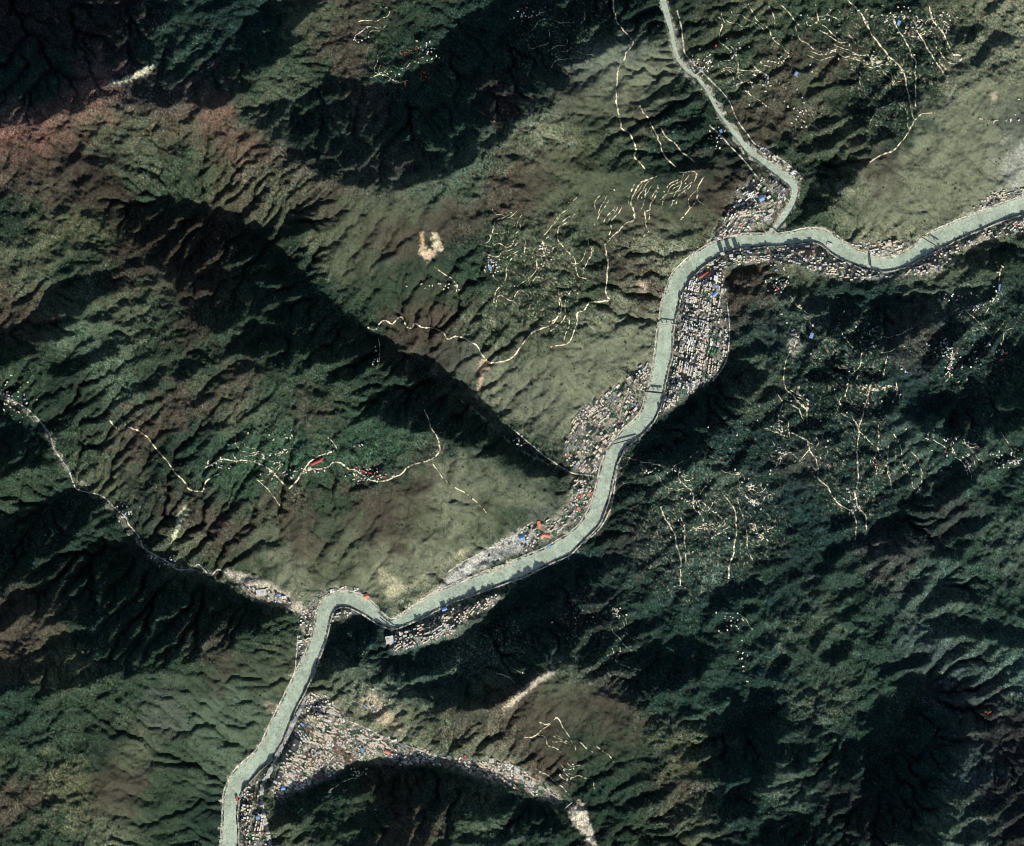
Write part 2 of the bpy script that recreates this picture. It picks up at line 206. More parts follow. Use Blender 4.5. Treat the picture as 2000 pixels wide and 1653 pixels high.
# land cover survey: colour of the cover, darkened on some shaded slopes (sRGB), u, v
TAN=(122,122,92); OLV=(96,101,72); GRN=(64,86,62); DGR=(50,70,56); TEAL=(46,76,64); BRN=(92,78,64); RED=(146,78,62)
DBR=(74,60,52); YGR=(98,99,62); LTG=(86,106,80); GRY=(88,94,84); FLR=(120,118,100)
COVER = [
 (850,790,TEAL),(900,835,TEAL),(960,865,TEAL),(1030,900,TEAL),(960,895,DGR),(1080,922,DGR),(800,765,TEAL),(910,800,DGR),(700,690,DGR),(640,640,TEAL),(560,540,TEAL),(600,600,TEAL),(880,860,DGR),(1000,890,TEAL),  # wooded slopes of the diagonal valley, painted darker to deepen its shadow
 (40,40,DBR),(150,60,DBR),(250,80,DBR),(100,150,TEAL),(330,100,GRN),(420,40,DGR),(300,180,DBR),(30,200,TEAL),(500,80,TEAL),
 (0,268,RED),(30,258,RED),(60,256,RED),(110,246,RED),(145,230,BRN),(175,198,RED),(205,190,RED),(235,206,BRN),(290,212,BRN),(380,212,BRN),(410,222,RED),(440,262,BRN),(465,295,RED),(510,318,BRN),(560,335,BRN),(600,350,BRN),(50,295,DBR),(110,285,BRN),(0,310,BRN),(190,240,OLV),(240,240,OLV),(390,250,OLV),(430,310,GRN),(500,355,OLV),(570,370,OLV),
 (20,320,BRN),(90,310,BRN),(160,330,DBR),(250,260,OLV),(330,250,BRN),(300,300,OLV),(380,330,GRN),(430,340,YGR),(480,380,BRN),(540,400,OLV),(620,400,BRN),
 (30,420,DGR),(110,440,YGR),(180,450,YGR),(120,380,BRN),(200,380,DBR),(300,380,GRN),(280,440,DBR),(340,500,DBR),(420,480,DBR),(500,500,DGR),(560,470,DGR),
 (50,540,OLV),(30,600,BRN),(160,510,GRN),(250,530,DBR),(300,570,OLV),(240,620,OLV),(180,650,LTG),(320,620,GRN),(370,640,DBR),(380,580,DBR),(450,620,GRN),(520,650,DGR),
 (60,720,GRN),(150,760,DGR),(220,740,LTG),(300,720,GRN),(400,720,GRN),(350,780,BRN),(450,760,BRN),(550,760,GRN),(650,740,GRN),(600,820,BRN),(480,820,OLV),(700,865,(64,98,74)),(500,850,(64,98,74)),(560,855,(64,98,74)),(600,880,(64,98,74)),(540,900,(64,98,74)),(740,890,(64,98,74)),(800,880,(64,98,74)),(470,900,(64,98,74)),(430,930,(64,98,74)),(760,910,GRN),
 (30,840,TEAL),(40,950,GRN),(170,860,GRN),(250,880,BRN),(220,930,OLV),(320,920,DGR),(400,880,TEAL),(620,860,GRN),(820,900,BRN),
 (120,1020,TEAL),(280,1000,TEAL),(310,990,BRN),(400,1000,BRN),(450,960,GRN),(560,970,BRN),(640,990,GRN),(720,980,BRN),(800,960,BRN),(880,920,TAN),(960,930,TAN),(1040,960,TAN),(1080,990,GRY),
 (360,1080,OLV),(450,1060,BRN),(520,1060,OLV),(600,1060,BRN),(560,1120,TAN),(470,1110,GRN),(680,1060,OLV),(760,1040,BRN),(820,1020,OLV),(880,1020,TAN),(900,1060,TAN),(740,1110,TAN),(820,1110,TAN),(660,1130,OLV),(950,1010,OLV),(980,1040,GRN),
 (80,1120,DGR),(200,1150,DGR),(300,1150,TEAL),(400,1180,DGR),(80,1200,BRN),(40,1260,BRN),(180,1220,TEAL),(120,1290,YGR),(260,1260,TEAL),(480,1220,DGR),(540,1230,GRN),
 (440,1290,BRN),(500,1280,GRN),(540,1290,OLV),(380,1320,GRN),(250,1350,GRN),(150,1380,GRN),(60,1400,TEAL),(460,1380,LTG),(400,1400,LTG),(500,1420,LTG),(330,1400,GRY),(120,1420,GRN),(200,1450,DGR),(270,1470,OLV),(350,1480,GRN),(420,1500,LTG),
 (40,1480,GRN),(40,1560,BRN),(130,1530,YGR),(240,1540,BRN),(350,1540,GRN),(300,1600,GRN),(230,1610,OLV),(60,1630,GRN),(400,1580,TEAL),
 (620,20,OLV),(700,40,BRN),(660,100,BRN),(600,140,GRN),(740,60,GRN),(780,100,TEAL),(560,180,OLV),(520,240,OLV),(480,180,GRN),(620,220,DGR),(700,230,BRN),(680,280,GRN),(600,280,DGR),(700,340,BRN),(800,330,BRN),(800,240,TEAL),(860,280,GRN),(900,220,TEAL),(980,200,DBR),(980,60,TEAL),(1060,60,TEAL),(1050,140,TEAL),(900,100,TEAL),(840,150,GRN),
 (700,400,OLV),(780,400,OLV),(850,370,LTG),(920,340,LTG),(1000,290,OLV),(1060,270,TAN),(1030,330,BRN),(980,360,BRN),(1000,400,BRN),(1100,380,OLV),(1200,350,OLV),(1150,300,YGR),
 (640,470,OLV),(700,520,OLV),(760,470,BRN),(860,440,BRN),(900,430,BRN),(820,540,GRN),(760,560,GRN),(700,600,GRN),(850,600,BRN),(800,650,BRN),(920,560,GRN),(900,500,TEAL),(960,470,GRN),(960,620,OLV),(900,700,GRY),(860,690,BRN),
 (1000,500,GRN),(1050,470,OLV),(1100,540,OLV),(1150,520,GRN),(1200,500,BRN),(1200,440,OLV),(1280,480,TAN),(1350,440,OLV),(1260,420,BRN),(1300,380,GRN),(1360,370,BRN),(1400,390,BRN),(1040,600,GRN),(1000,660,OLV),(1060,660,OLV),(1120,600,GRN),
 (1180,640,TAN),(1220,600,TAN),(1240,560,BRN),(1100,720,TAN),(1050,760,TAN),(980,760,TAN),(1060,830,TAN),(1000,800,TAN),(1180,700,TAN),(1150,760,TAN),(1240,680,TAN),(940,740,TAN),(1040,790,GRY),
 (1170,40,DGR),(1250,50,DGR),(1200,110,TAN),(1160,150,TAN),(1250,120,TAN),(1290,140,TAN),(1240,200,TAN),(1180,210,OLV),(1120,170,BRN),(1110,220,OLV),(1260,240,BRN),(1310,200,TEAL),(1350,240,TEAL),(1380,200,GRN),(1280,290,TEAL),(1330,310,TEAL),(1230,260,OLV),(1180,270,GRN),(1220,310,GRN),(1400,280,DGR),
 (1400,40,OLV),(1350,20,DGR),(1440,60,GRN),(1480,30,OLV),(1440,120,GRN),(1400,150,OLV),(1480,180,OLV),(1540,120,BRN),(1520,200,BRN),(1580,180,OLV),(1600,60,GRN),(1560,50,GRN),(1640,100,BRN),(1680,60,GRN),(1760,60,TEAL),(1820,80,TEAL),(1700,130,GRN),(1660,200,DGR),(1760,200,TEAL),(1800,160,TEAL),(1740,260,TEAL),(1620,250,OLV),(1480,250,BRN),(1540,280,GRN),(1560,240,BRN),(1600,300,GRN),(1650,270,OLV),
 (1880,30,OLV),(1950,40,TAN),(1920,120,OLV),(1980,110,TAN),(1880,160,TAN),(1940,170,TAN),(1850,220,TAN),(1900,260,TAN),(1820,300,TAN),(1720,330,BRN),(1700,380,TAN),(1780,350,TAN),(1860,340,TAN),(1940,320,TAN),(1980,250,GRY),(1980,320,(150,150,130)),(1640,420,OLV),(1700,440,TAN),(1800,420,TAN),(1880,380,TAN),(1600,440,GRN),
 (1470,600,BRN),(1450,570,BRN),(1480,650,TEAL),(1560,580,OLV),(1570,620,OLV),(1640,580,TEAL),(1700,620,TEAL),(1600,700,GRN),(1550,700,TEAL),(1650,760,DGR),(1480,770,YGR),(1520,740,YGR),(1560,820,TEAL),(1500,700,OLV),(1720,720,TEAL),(1780,660,BRN),(1850,720,TEAL),(1800,760,TEAL),(1850,540,OLV),(1900,560,OLV),(1950,560,GRN),(1980,620,GRN),(1940,650,TEAL),(1900,600,OLV),(1980,730,GRN),(1780,700,BRN),
 (1300,850,TEAL),(1350,800,TEAL),(1420,840,TEAL),(1420,770,DGR),(1480,880,TEAL),(1560,900,BRN),(1640,860,TEAL),(1700,850,TEAL),(1760,880,OLV),(1800,880,LTG),(1850,900,TEAL),(1920,880,OLV),(1960,940,GRN),(1980,870,GRN),(1880,820,DGR),
 (1230,970,DGR),(1280,960,OLV),(1310,960,GRN),(1350,980,GRN),(1420,960,OLV),(1400,1040,GRN),(1450,1000,TEAL),(1500,980,TEAL),(1550,1000,TEAL),(1600,960,TEAL),(1250,1020,DGR),(1250,1080,BRN),(1300,1080,TEAL),(1380,1100,LTG),(1450,1080,GRN),(1550,1080,DGR),(1720,980,TEAL),(1740,960,GRN),(1800,930,OLV),(1800,1000,DGR),(1750,1100,BRN),(1830,1130,LTG),(1900,1080,GRN),(1960,1080,OLV),(1840,1010,BRN),
 (1240,1160,GRN),(1320,1180,TEAL),(1400,1180,TEAL),(1470,1200,GRN),(1550,1180,TEAL),(1600,1200,YGR),(1560,1240,YGR),(1650,1170,GRN),(1700,1220,GRN),(1850,1190,OLV),(1950,1190,GRN),(1800,1200,OLV),(1150,1200,DBR),(1180,1250,GRN),(1260,1230,GRN),(1380,1220,GRN),(1450,1270,GRN),(1500,1330,TEAL),(1600,1300,GRN),(1620,1340,YGR),(1720,1270,GRN),(1800,1240,GRY),(1920,1290,OLV),(1980,1290,LTG),(1900,1340,GRY),(1700,1400,GRN),(1580,1380,YGR),
 (1100,1350,OLV),(1050,1390,BRN),(1120,1390,BRN),(1180,1370,BRN),(1200,1420,BRN),(1060,1460,BRN),(1150,1430,GRN),(1200,1480,GRN),(1280,1440,OLV),(1350,1460,YGR),(1260,1500,DGR),(1320,1560,BRN),(1200,1560,TEAL),(1280,1600,GRN),(1350,1600,OLV),(1180,1620,DGR),(1300,1300,DGR),(1300,1370,TEAL),(1380,1380,GRN),
 (640,1340,OLV),(700,1330,YGR),(690,1370,TAN),(760,1400,TAN),(840,1410,OLV),(900,1420,BRN),(960,1440,TAN),(1000,1440,BRN),(880,1460,OLV),(780,1430,TAN),(980,1390,BRN),(700,1250,TEAL),(820,1300,TEAL),(900,1350,TEAL),(860,1320,LTG),(1000,1250,TEAL),(1050,1180,TEAL),(1120,1120,TEAL),(930,1290,LTG),
 (620,1560,TEAL),(600,1580,TEAL),(560,1610,OLV),(700,1560,GRN),(760,1540,DBR),(820,1620,BRN),(900,1640,GRN),(950,1600,LTG),(1020,1590,TEAL),(650,1600,GRN),(850,1540,TEAL),
 (1440,1470,TEAL),(1560,1450,DGR),(1620,1490,GRN),(1650,1560,DBR),(1600,1600,DGR),(1560,1530,OLV),(1820,1480,TEAL),(1740,1520,DGR),(1900,1500,GRY),(1920,1380,BRN),(1950,1450,DBR),(1940,1560,DBR),(1900,1600,OLV),(1990,1600,DBR),(1450,1600,DGR),(1700,1470,DGR),
]
# bare patches: landslide scars, quarries, gravel, paved ground
PATCH = [
 ((190,172,142),2,[(820,482),(828,478),(836,490),(848,488),(850,498),(840,510),(828,506),(819,498)]),
 ((186,158,120),2,[(821,456),(826,454),(830,482),(824,484)]),
 ((190,176,146),2,[(846,456),(852,454),(862,474),(866,494),(858,490),(850,494),(844,480)]),
 ((220,196,150),2,[(212,163),(235,157),(262,146),(285,132),(304,128),(290,142),(270,152),(245,160),(222,166)]),
 ((178,158,134),2,[(936,706),(945,700),(956,712),(958,722),(948,725),(942,745),(934,778),(930,776),(938,735)]),
 ((178,182,148),2,[(350,1000),(368,985),(366,1006),(352,1020),(346,1045),(338,1078),(333,1076),(338,1045),(348,1010)]),
 ((162,152,132),2,[(978,1388),(1010,1355),(1040,1330),(1078,1308),(1085,1315),(1060,1330),(1030,1352),(1000,1380)]),
 ((178,170,150),2,[(1108,1586),(1130,1562),(1142,1572),(1150,1600),(1162,1635),(1175,1700),(1130,1700),(1145,1635),(1115,1605)]),
 ((150,138,120),4,[(480,1148),(520,1148),(548,1162),(550,1178),(520,1176),(498,1170)]),
 ((160,154,136),4,[(430,1112),(470,1118),(520,1136),(560,1156),(600,1186),(598,1200),(560,1186),(510,1164),(460,1138)]),
 ((128,118,100),4,[(512,1368),(545,1378),(540,1392),(522,1388)]),
 ((150,148,120),4,[(735,1100),(800,1150),(900,1075),(930,1068),(820,1130),(760,1175),(745,1150)]),
 ((160,160,150),3,[(848,1154),(900,1104),(960,1067),(1020,1034),(1050,1046),(1012,1078),(950,1106),(890,1138)]),
 ((168,158,134),2,[(850,1152),(862,1148),(806,1190),(782,1212),(764,1216),(796,1188)]),
 ((140,142,128),5,[(1960,310),(2000,270),(2010,330),(1990,380),(1960,350)]),
 ((150,140,115),4,[(700,1370),(730,1345),(750,1380),(775,1410),(790,1435),(760,1425),(730,1400)]),
 ((165,158,135),3,[(1935,180),(1948,182),(1945,196),(1934,194)]),
 ((150,125,100),3,[(1570,480),(1595,478),(1600,500),(1580,510),(1566,500)]),
 ((150,135,115),3,[(1244,545),(1262,550),(1262,575),(1250,572)]),
 ((150,140,115),3,[(1535,655),(1556,650),(1568,680),(1545,700),(1540,680)]),
 ((130,120,100),4,[(1198,905),(1208,905),(1196,980),(1190,1010),(1180,1008),(1190,970)]),
 ((130,128,120),4,[(1300,25),(1320,50),(1330,90),(1328,110),(1318,60),(1296,30)]),
]
TERRACE = [
 [(1010,0),(1200,0),(1190,100),(1140,130),(1000,140)],
 [(1100,1170),(1160,1180),(1240,1230),(1250,1300),(1180,1340),(1110,1310),(1090,1240)],
 [(1350,860),(1500,800),(1560,900),(1520,960),(1400,930)],
 [(1780,640),(2000,560),(2100,600),(1990,760),(1850,760),(1780,700)],
 [(1190,880),(1290,900),(1300,960),(1210,970)],
 [(1440,760),(1600,700),(1640,860),(1560,900),(1480,850)],
]

# ------------------------------------------------------------------ grid tools
U0, V0, U1, V1 = -180.0, -180.0, 2180.0, 1836.0
def grid(step):
    us = np.arange(U0, U1 + .1, step); vs = np.arange(V0, V1 + .1, step)
    return us, vs, *np.meshgrid(us, vs)
def poly_mask(UU, VV, poly):
    m = np.zeros(UU.shape, bool)
    a = np.array(poly, float)
    u0, v0 = a.min(0); u1, v1 = a.max(0)
    sel = (UU[0] >= u0) & (UU[0] <= u1); row = (VV[:, 0] >= v0) & (VV[:, 0] <= v1)
    if not sel.any() or not row.any(): return m
    c0, c1 = np.where(sel)[0][[0, -1]]; r0, r1 = np.where(row)[0][[0, -1]]
    u = UU[r0:r1+1, c0:c1+1]; v = VV[r0:r1+1, c0:c1+1]; s = np.zeros(u.shape, bool)
    n = len(a)
    for i in range(n):
        x0, y0 = a[i]; x1, y1 = a[(i+1) % n]
        if y0 == y1: continue
        c = ((y0 > v) != (y1 > v)) & (u < (x1-x0)*(v-y0)/(y1-y0) + x0)
        s ^= c
    m[r0:r1+1, c0:c1+1] = s
    return m
def blur(a, sig):
    if sig <= 0: return a
    p = int(sig*3)+1
    b = np.pad(a, p, mode='edge')
    ky = np.fft.fftfreq(b.shape[0])[:, None]; kx = np.fft.rfftfreq(b.shape[1])[None]
    f = np.exp(-2*(math.pi*sig)**2*(ky*ky+kx*kx))
    return np.fft.irfft2(np.fft.rfft2(b)*f, b.shape)[p:-p, p:-p]
def noise(shape, wl, beta=2.0, wmin=0.0, seed=0, octaves_w=8.0):
    """band limited fractal noise, wl = longest wavelength in cells"""
    r = np.random.default_rng(seed)
    a = r.standard_normal(shape)
    ky = np.fft.fftfreq(shape[0])[:, None]; kx = np.fft.rfftfreq(shape[1])[None]
    k = np.sqrt(ky*ky+kx*kx); k0 = 1.0/wl
    f = (k0**2+k*k)**(-beta/2)
    f *= 1-np.exp(-(k/k0)**2)
    if wmin: f *= np.exp(-(k*wmin)**2)
    b = np.fft.irfft2(np.fft.rfft2(a)*f, shape)
    return b/b.std()
def spurs(shape, wl, deg, ratio, seed):
    r = np.random.default_rng(seed); a = r.standard_normal(shape)
    ky = np.fft.fftfreq(shape[0])[:, None]; kx = np.fft.rfftfreq(shape[1])[None]
    c, s = math.cos(R(deg)), math.sin(R(deg))
    ka = (kx*c+ky*s)*ratio; kb = -kx*s+ky*c; k = np.sqrt(ka*ka+kb*kb)*wl
    f = k**2*np.exp(-k**1.2*1.3)
    b = np.fft.irfft2(np.fft.rfft2(a)*f, shape); b /= b.std()
    return 1-np.abs(b)
def resample(a, shape):
    ys = np.linspace(0, a.shape[0]-1, shape[0]); xs = np.linspace(0, a.shape[1]-1, shape[1])
    y0 = np.clip(ys.astype(int), 0, a.shape[0]-2); x0 = np.clip(xs.astype(int), 0, a.shape[1]-2)
    fy = (ys-y0)[:, None]; fx = (xs-x0)[None]
    return ((a[y0][:, x0]*(1-fx)+a[y0][:, x0+1]*fx)*(1-fy) + (a[y0+1][:, x0]*(1-fx)+a[y0+1][:, x0+1]*fx)*fy)
def smooth_line(pts, step=4.0):
    """Catmull-Rom through the surveyed points"""
    p = np.array(pts, float)
    p = np.vstack([2*p[0]-p[1], p, 2*p[-1]-p[-2]])
    out = []
    for i in range(1, len(p)-2):
        d = np.hypot(*(p[i+1, :2]-p[i, :2])); n = max(1, int(d/step))
        for k in range(n):
            t = k/n
            out.append(0.5*((2*p[i])+(-p[i-1]+p[i+1])*t+(2*p[i-1]-5*p[i]+4*p[i+1]-p[i+2])*t*t+(-p[i-1]+3*p[i]-3*p[i+1]+p[i+2])*t**3))
    out.append(p[-2])
    return np.array(out)
def dist_line(UU, VV, line, maxd=1e9):
    """distance to a polyline and the third column's value at the nearest point"""
    best = np.full(UU.shape, 1e9); val = np.zeros(UU.shape); us = UU[0]; vs = VV[:, 0]
    for i in range(len(line)-1):
        a, b = line[i], line[i+1]
        lo = np.minimum(a[:2], b[:2])-maxd; hi = np.maximum(a[:2], b[:2])+maxd
        c0, c1 = np.searchsorted(us, (lo[0], hi[0])); r0, r1 = np.searchsorted(vs, (lo[1], hi[1]))
        if c0 >= c1 or r0 >= r1: continue
        u = UU[r0:r1, c0:c1]; v = VV[r0:r1, c0:c1]
        d = b[:2]-a[:2]; L = (d**2).sum()+1e-9
        t = np.clip(((u-a[0])*d[0]+(v-a[1])*d[1])/L, 0, 1)
        dd = np.hypot(u-a[0]-t*d[0], v-a[1]-t*d[1])
        bb = best[r0:r1, c0:c1]; vv = val[r0:r1, c0:c1]
        m = dd < bb
        bb[m] = dd[m]; vv[m] = (a[2]+(b[2]-a[2])*t)[m]
    return best, val

RIV = smooth_line(RIVER, 5); TRI = smooth_line(TRIB, 5)
def rough_banks(line, amp, seed):
    r = np.random.default_rng(seed).standard_normal(len(line)+30); k = np.hanning(9); k /= k.sum()
    line[:, 2] *= 1+amp*np.convolve(r, k, 'same')[15:15+len(line)]*2
    return line
RIV[:, 2] -= 3.0; TRI[:, 2] = TRI[:, 2]*.75-1.5
RIV = rough_banks(RIV, .055, 5); TRI = rough_banks(TRI, .11, 6)
def with_level(line, z0, z1):
    s = np.r_[0, np.cumsum(np.hypot(*np.diff(line[:, :2], axis=0).T))]
    return np.c_[line[:, :2], z0+(z1-z0)*s/s[-1]]
RIVZ = with_level(RIV, 62, 0)
kconf = np.argmin(np.hypot(RIV[:, 0]-1500, RIV[:, 1]-469))
zconf = RIVZ[kconf, 2]
TRIZ = with_level(TRI, zconf+70, zconf)
SIDES = [smooth_line(s, 12) for s in SIDE]

# ------------------------------------------------------------------ relief: least squares surface through the survey
SD = np.array([-math.sin(R(SUN_AZ)), math.cos(R(SUN_AZ))])   # plan direction away from the sun, x east y north
s_u, s_v = -math.sin(R(SUN_AZ)), math.cos(R(SUN_AZ))*1.0      # in (u, v): v grows southward
# sun stands at azimuth AZ: direction to sun east=sin, north=cos ; away = (-sin, -cos); v = -north
s_u, s_v = -math.sin(R(SUN_AZ)), math.cos(R(SUN_AZ))
t_u, t_v = -s_v, s_u

def fields(step):
    us, vs, UU, VV = grid(step)
    wu = UU + 4*noise(UU.shape, 40/step, 2.0, seed=3); wv = VV + 4*noise(UU.shape, 40/step, 2.0, seed=4)
    T = np.full(UU.shape, T_BASE); wt = np.full(UU.shape, 0.5)
    for t, poly in RELIEF:
        m = poly_mask_w(wu, wv, poly)
        T[m] = t
        wt[m] = 2.4 if t < 0.13 else 1.2 if t < 0.3 else 0.6
    T = blur(T, 3.0/step)
    sw = math.sin(R(SUN_EL)); cw = math.cos(R(SUN_EL))
    g = (T*0.95-sw)/cw
    g = np.where(T < 0.3, np.minimum(g, -0.62-(0.3-T)*1.1+0.3*(T > .2)*0), g)
    return us, vs, UU, VV, T, g, wt
def poly_mask_w(wu, wv, poly):
    a = np.array(poly, float)
    u0, v0 = a.min(0); u1, v1 = a.max(0)
    box = (wu >= u0) & (wu <= u1) & (wv >= v0) & (wv <= v1)
    idx = np.where(box.ravel())[0]
    u = wu.ravel()[idx]; v = wv.ravel()[idx]; s = np.zeros(len(idx), bool); n = len(a)
    for i in range(n):
        x0, y0 = a[i]; x1, y1 = a[(i+1) % n]
        if y0 == y1: continue
        s ^= ((y0 > v) != (y1 > v)) & (u < (x1-x0)*(v-y0)/(y1-y0)+x0)
    m = np.zeros(wu.size, bool); m[idx[s]] = True
    return m.reshape(wu.shape)

def solve_relief():
    h = None
    for step, iters in ((16.0, 500), (8.0, 260), (4.0, 160)):
        us, vs, UU, VV, T, g, wt = fields(step)
        dr, zr = dist_line(UU, VV, RIVZ); dt, zt = dist_line(UU, VV, TRIZ)
        dmin = np.minimum(dr, dt); wc = np.zeros(UU.shape); c = np.zeros(UU.shape)
        prior_d = dmin.copy()
        for s in SIDES:
            d, z = dist_line(UU, VV, s)
            m = d < step*0.8
            wc[m] = 0.02; c[m] = z[m]
            prior_d = np.minimum(prior_d, d+12)
        m = dt < max(10, step*.8); wc[m] = 0.3; c[m] = zt[m]
        m = dr < max(16, step*.8); wc[m] = 0.3; c[m] = zr[m]
        for name, poly in TOWNS.items():
            m = poly_mask(UU, VV, poly)
            rise = 0.10 if name != 'fan' else 0.05
            z = np.where(dt < dr, zt, zr)+8+np.maximum(0, np.minimum(dr, dt)-15)*M*rise
            wc[m] = 0.05; c[m] = z[m]
        P = np.minimum(prior_d*M, 900)*0.42
        P = blur(P, 6.0/step)
        Pu = np.gradient(P, axis=1)/(step*M); Pv = np.gradient(P, axis=0)/(step*M)
        gt = np.clip(Pu*t_u+Pv*t_v, -.4, .4)
        L = step*M
        def Dx(a):
            r = np.zeros_like(a); r[:, :-1] = (a[:, 1:]-a[:, :-1])/L; return r
        def Dy(a):
            r = np.zeros_like(a); r[:-1] = (a[1:]-a[:-1])/L; return r
        def DxT(a):
            r = np.zeros_like(a); b = a[:, :-1]/L; r[:, 1:] += b; r[:, :-1] -= b; return r
        def DyT(a):
            r = np.zeros_like(a); b = a[:-1]/L; r[1:] += b; r[:-1] -= b; return r
        ws = wt; wx = 0.22
        k = 1.0/(40.0**2)
        free_ = wc == 0
        wc = np.where(free_, 0.0003, wc); c = np.where(free_, 30+np.minimum(prior_d*M, 1300)*.40, c)
        def A(x):
            gx, gy = Dx(x), Dy(x)
            s = ws*(gx*s_u+gy*s_v); t = wx*(gx*t_u+gy*t_v)
            return DxT(s*s_u+t*t_u)+DyT(s*s_v+t*t_v)+wc*k*x
        b = DxT(ws*g*s_u+wx*gt*t_u)+DyT(ws*g*s_v+wx*gt*t_v)+wc*k*c
        x = P.copy() if h is None else resample(h, UU.shape)
        r = b-A(x); p = r.copy(); rs = (r*r).sum()
        for _ in range(iters):
            Ap = A(p); al = rs/(p*Ap).sum(); x += al*p; r -= al*Ap
            rn = (r*r).sum(); p = r+(rn/rs)*p; rs = rn
        h = x
    return h

def flow(h, step_m):
    """steepest descent receivers and drainage area"""
    H, Wd = h.shape; n = H*Wd
    pad = np.pad(h, 1, mode='constant', constant_values=1e9)
    best = np.zeros_like(h); base = np.arange(n).reshape(H, Wd); rec = np.full((H, Wd), n)
    low = np.full(h.shape, 1e9)
    for dy in (-1, 0, 1):
        for dx in (-1, 0, 1):
            if dx == 0 and dy == 0: continue
            nb = pad[1+dy:1+dy+H, 1+dx:1+dx+Wd]
            s = (h-nb)/(step_m*math.hypot(dx, dy))
            low = np.minimum(low, nb)
            m = s > best
            best[m] = s[m]; rec[m] = (base+dy*Wd+dx)[m]
    P = np.r_[rec.ravel(), n]; Aa = np.ones(n+1)
    for _ in range(9):
        Aa[n] = 0
        Aa = Aa+np.bincount(P, weights=Aa, minlength=n+1)
        P = P[P]
    return best, Aa[:n].reshape(h.shape), low

def erode(h, step, iters, k_inc, seed, wl, amp, keep, ref, diff=0.08):
    Lm = step*M
    h = h+amp*noise(h.shape, wl/step, 2.0, wmin=1.5, seed=seed)
    for it in range(iters):
        S, A, low = flow(h, Lm)
        cut = k_inc*np.minimum(S, 1.2)*np.minimum((A*(Lm/16)**2)**0.45, 60)
        h = h-np.minimum(cut, np.maximum(h-low, 0)*0.7)
        pit = h < low
        h = np.where(pit, low+0.01, h)
        h = h+diff*(blur4(h)-h)
        h = h+keep*(ref-blur(h, 40/step))*1.0 if it % 5 == 4 else h
    return h
def blur4(a):
    p = np.pad(a, 1, mode='edge')
    return (p[:-2, 1:-1]+p[2:, 1:-1]+p[1:-1, :-2]+p[1:-1, 2:])/4

STEP = 2.0
us, vs, UU, VV = grid(STEP)
h4 = solve_relief()
us4, vs4, UU4, VV4 = grid(4.0)
ref4 = blur(h4, 10)
ROUGH4 = np.clip(1.5-blur(fields(4.0)[4], 8)*1.1, .5, 1.3)
mixd = np.clip(.5+.8*noise(UU4.shape, 90, 2.2, seed=26), 0, 1)
SP = spurs(UU4.shape, 17, -38, 2.4, 25)*mixd+spurs(UU4.shape, 14, -12, 2.2, 27)*(1-mixd)
h = erode(h4+ROUGH4*(np.clip(10+5*noise(UU4.shape, 60, 2, seed=29), 3, 20)*SP+26*spurs(UU4.shape, 34, -35, 1.8, 30)+5*spurs(UU4.shape, 7, -60, 1.6, 28)), 4.0, 60, 0.26, 21, 120, 6.0, 0.35, ref4, 0.04)
h = resample(h, UU.shape)
ref2 = resample(blur(h4, 5), UU.shape)
h = erode(h, STEP, 16, 0.12, 22, 40, 4.0, 0.2, resample(ref4, UU.shape), 0.04)
SMOOTH = [[(300,1330),(440,1270),(580,1260),(600,1340),(540,1440),(440,1530),(300,1480),(240,1420)],[(1150,90),(1300,90),(1330,140),(1250,220),(1160,280),(1080,260),(1110,180)],
 [(1640,450),(1700,310),(1790,240),(1880,180),(2200,100),(2200,330),(1990,370),(1850,440)],[(940,720),(1100,660),(1260,640),(1270,700),(1180,770),(1110,840),(1060,870),(980,800)],
 [(850,890),(1000,900),(1100,950),(1100,1000),(960,1060),(850,1130),(740,1190),(560,1160),(460,1090),(560,1000),(760,960)],[(1000,1400),(1080,1315),(1180,1345),(1260,1420),(1240,1480),(1080,1500)],
 [(1000,340),(1100,280),(1230,320),(1400,350),(1420,400),(1300,470),(1200,440),(1050,400)],[(640,390),(800,380),(900,400),(860,620),(720,600),(640,540)],[(780,640),(930,680),(960,780),(900,740),(800,680)],[(180,1440),(300,1440),(440,1520),(430,1640),(250,1640),(180,1560)]]
sm = np.zeros(UU.shape)
for poly in SMOOTH: sm = np.maximum(sm, blur(poly_mask_w(UU, VV, poly).astype(float), 8))
h = h*(1-.36*sm)+blur(h, 5)*.36*sm+sm*2.5*spurs(UU.shape, 22, -30, 1.8, 35)
h += 1.6*noise(UU.shape, 10, 1.4, seed=31)

h = h+(.35*(h-blur(h, 4))+.18*(h-blur(h, 12)))*(1-sm)
# river beds, terraced fields, town benches
dr, zr = dist_line(UU, VV, RIVZ, 260); dt, zt = dist_line(UU, VV, TRIZ, 260)
_, wr = dist_line(UU, VV, RIV, 60); _, wtb = dist_line(UU, VV, TRI, 60)
jit = 1.2*noise(UU.shape, 14, 1.5, seed=33)
for poly in TERRACE:
    m = blur(poly_mask_w(UU+jit*6, VV+jit*6, poly).astype(float), 4)
    st = 13.0
    q = h/st; f = q-np.floor(q)
    ht = st*(np.floor(q)+np.clip((f-0.62)/0.38, 0, 1))
    h = h*(1-m)+ht*m
near = np.minimum(dr*1.0-wr/2, dt-wtb/2)
SPF = resample(SP, UU.shape)
zw = np.where(dr < dt, zr, zt)
for name, poly in TOWNS.items():
    m = blur(poly_mask(UU, VV, poly).astype(float), 3)
    rise = 0.10 if name != 'fan' else 0.045
    bench = zw+9+np.clip(near, 0, 400)*M*rise
    if name == 'west_bank': bench = zw+9+np.clip(near, 0, 400)*M*0.16
    h = h*(1-m*.93)+(bench+0.02*(h-bench))*m*.93
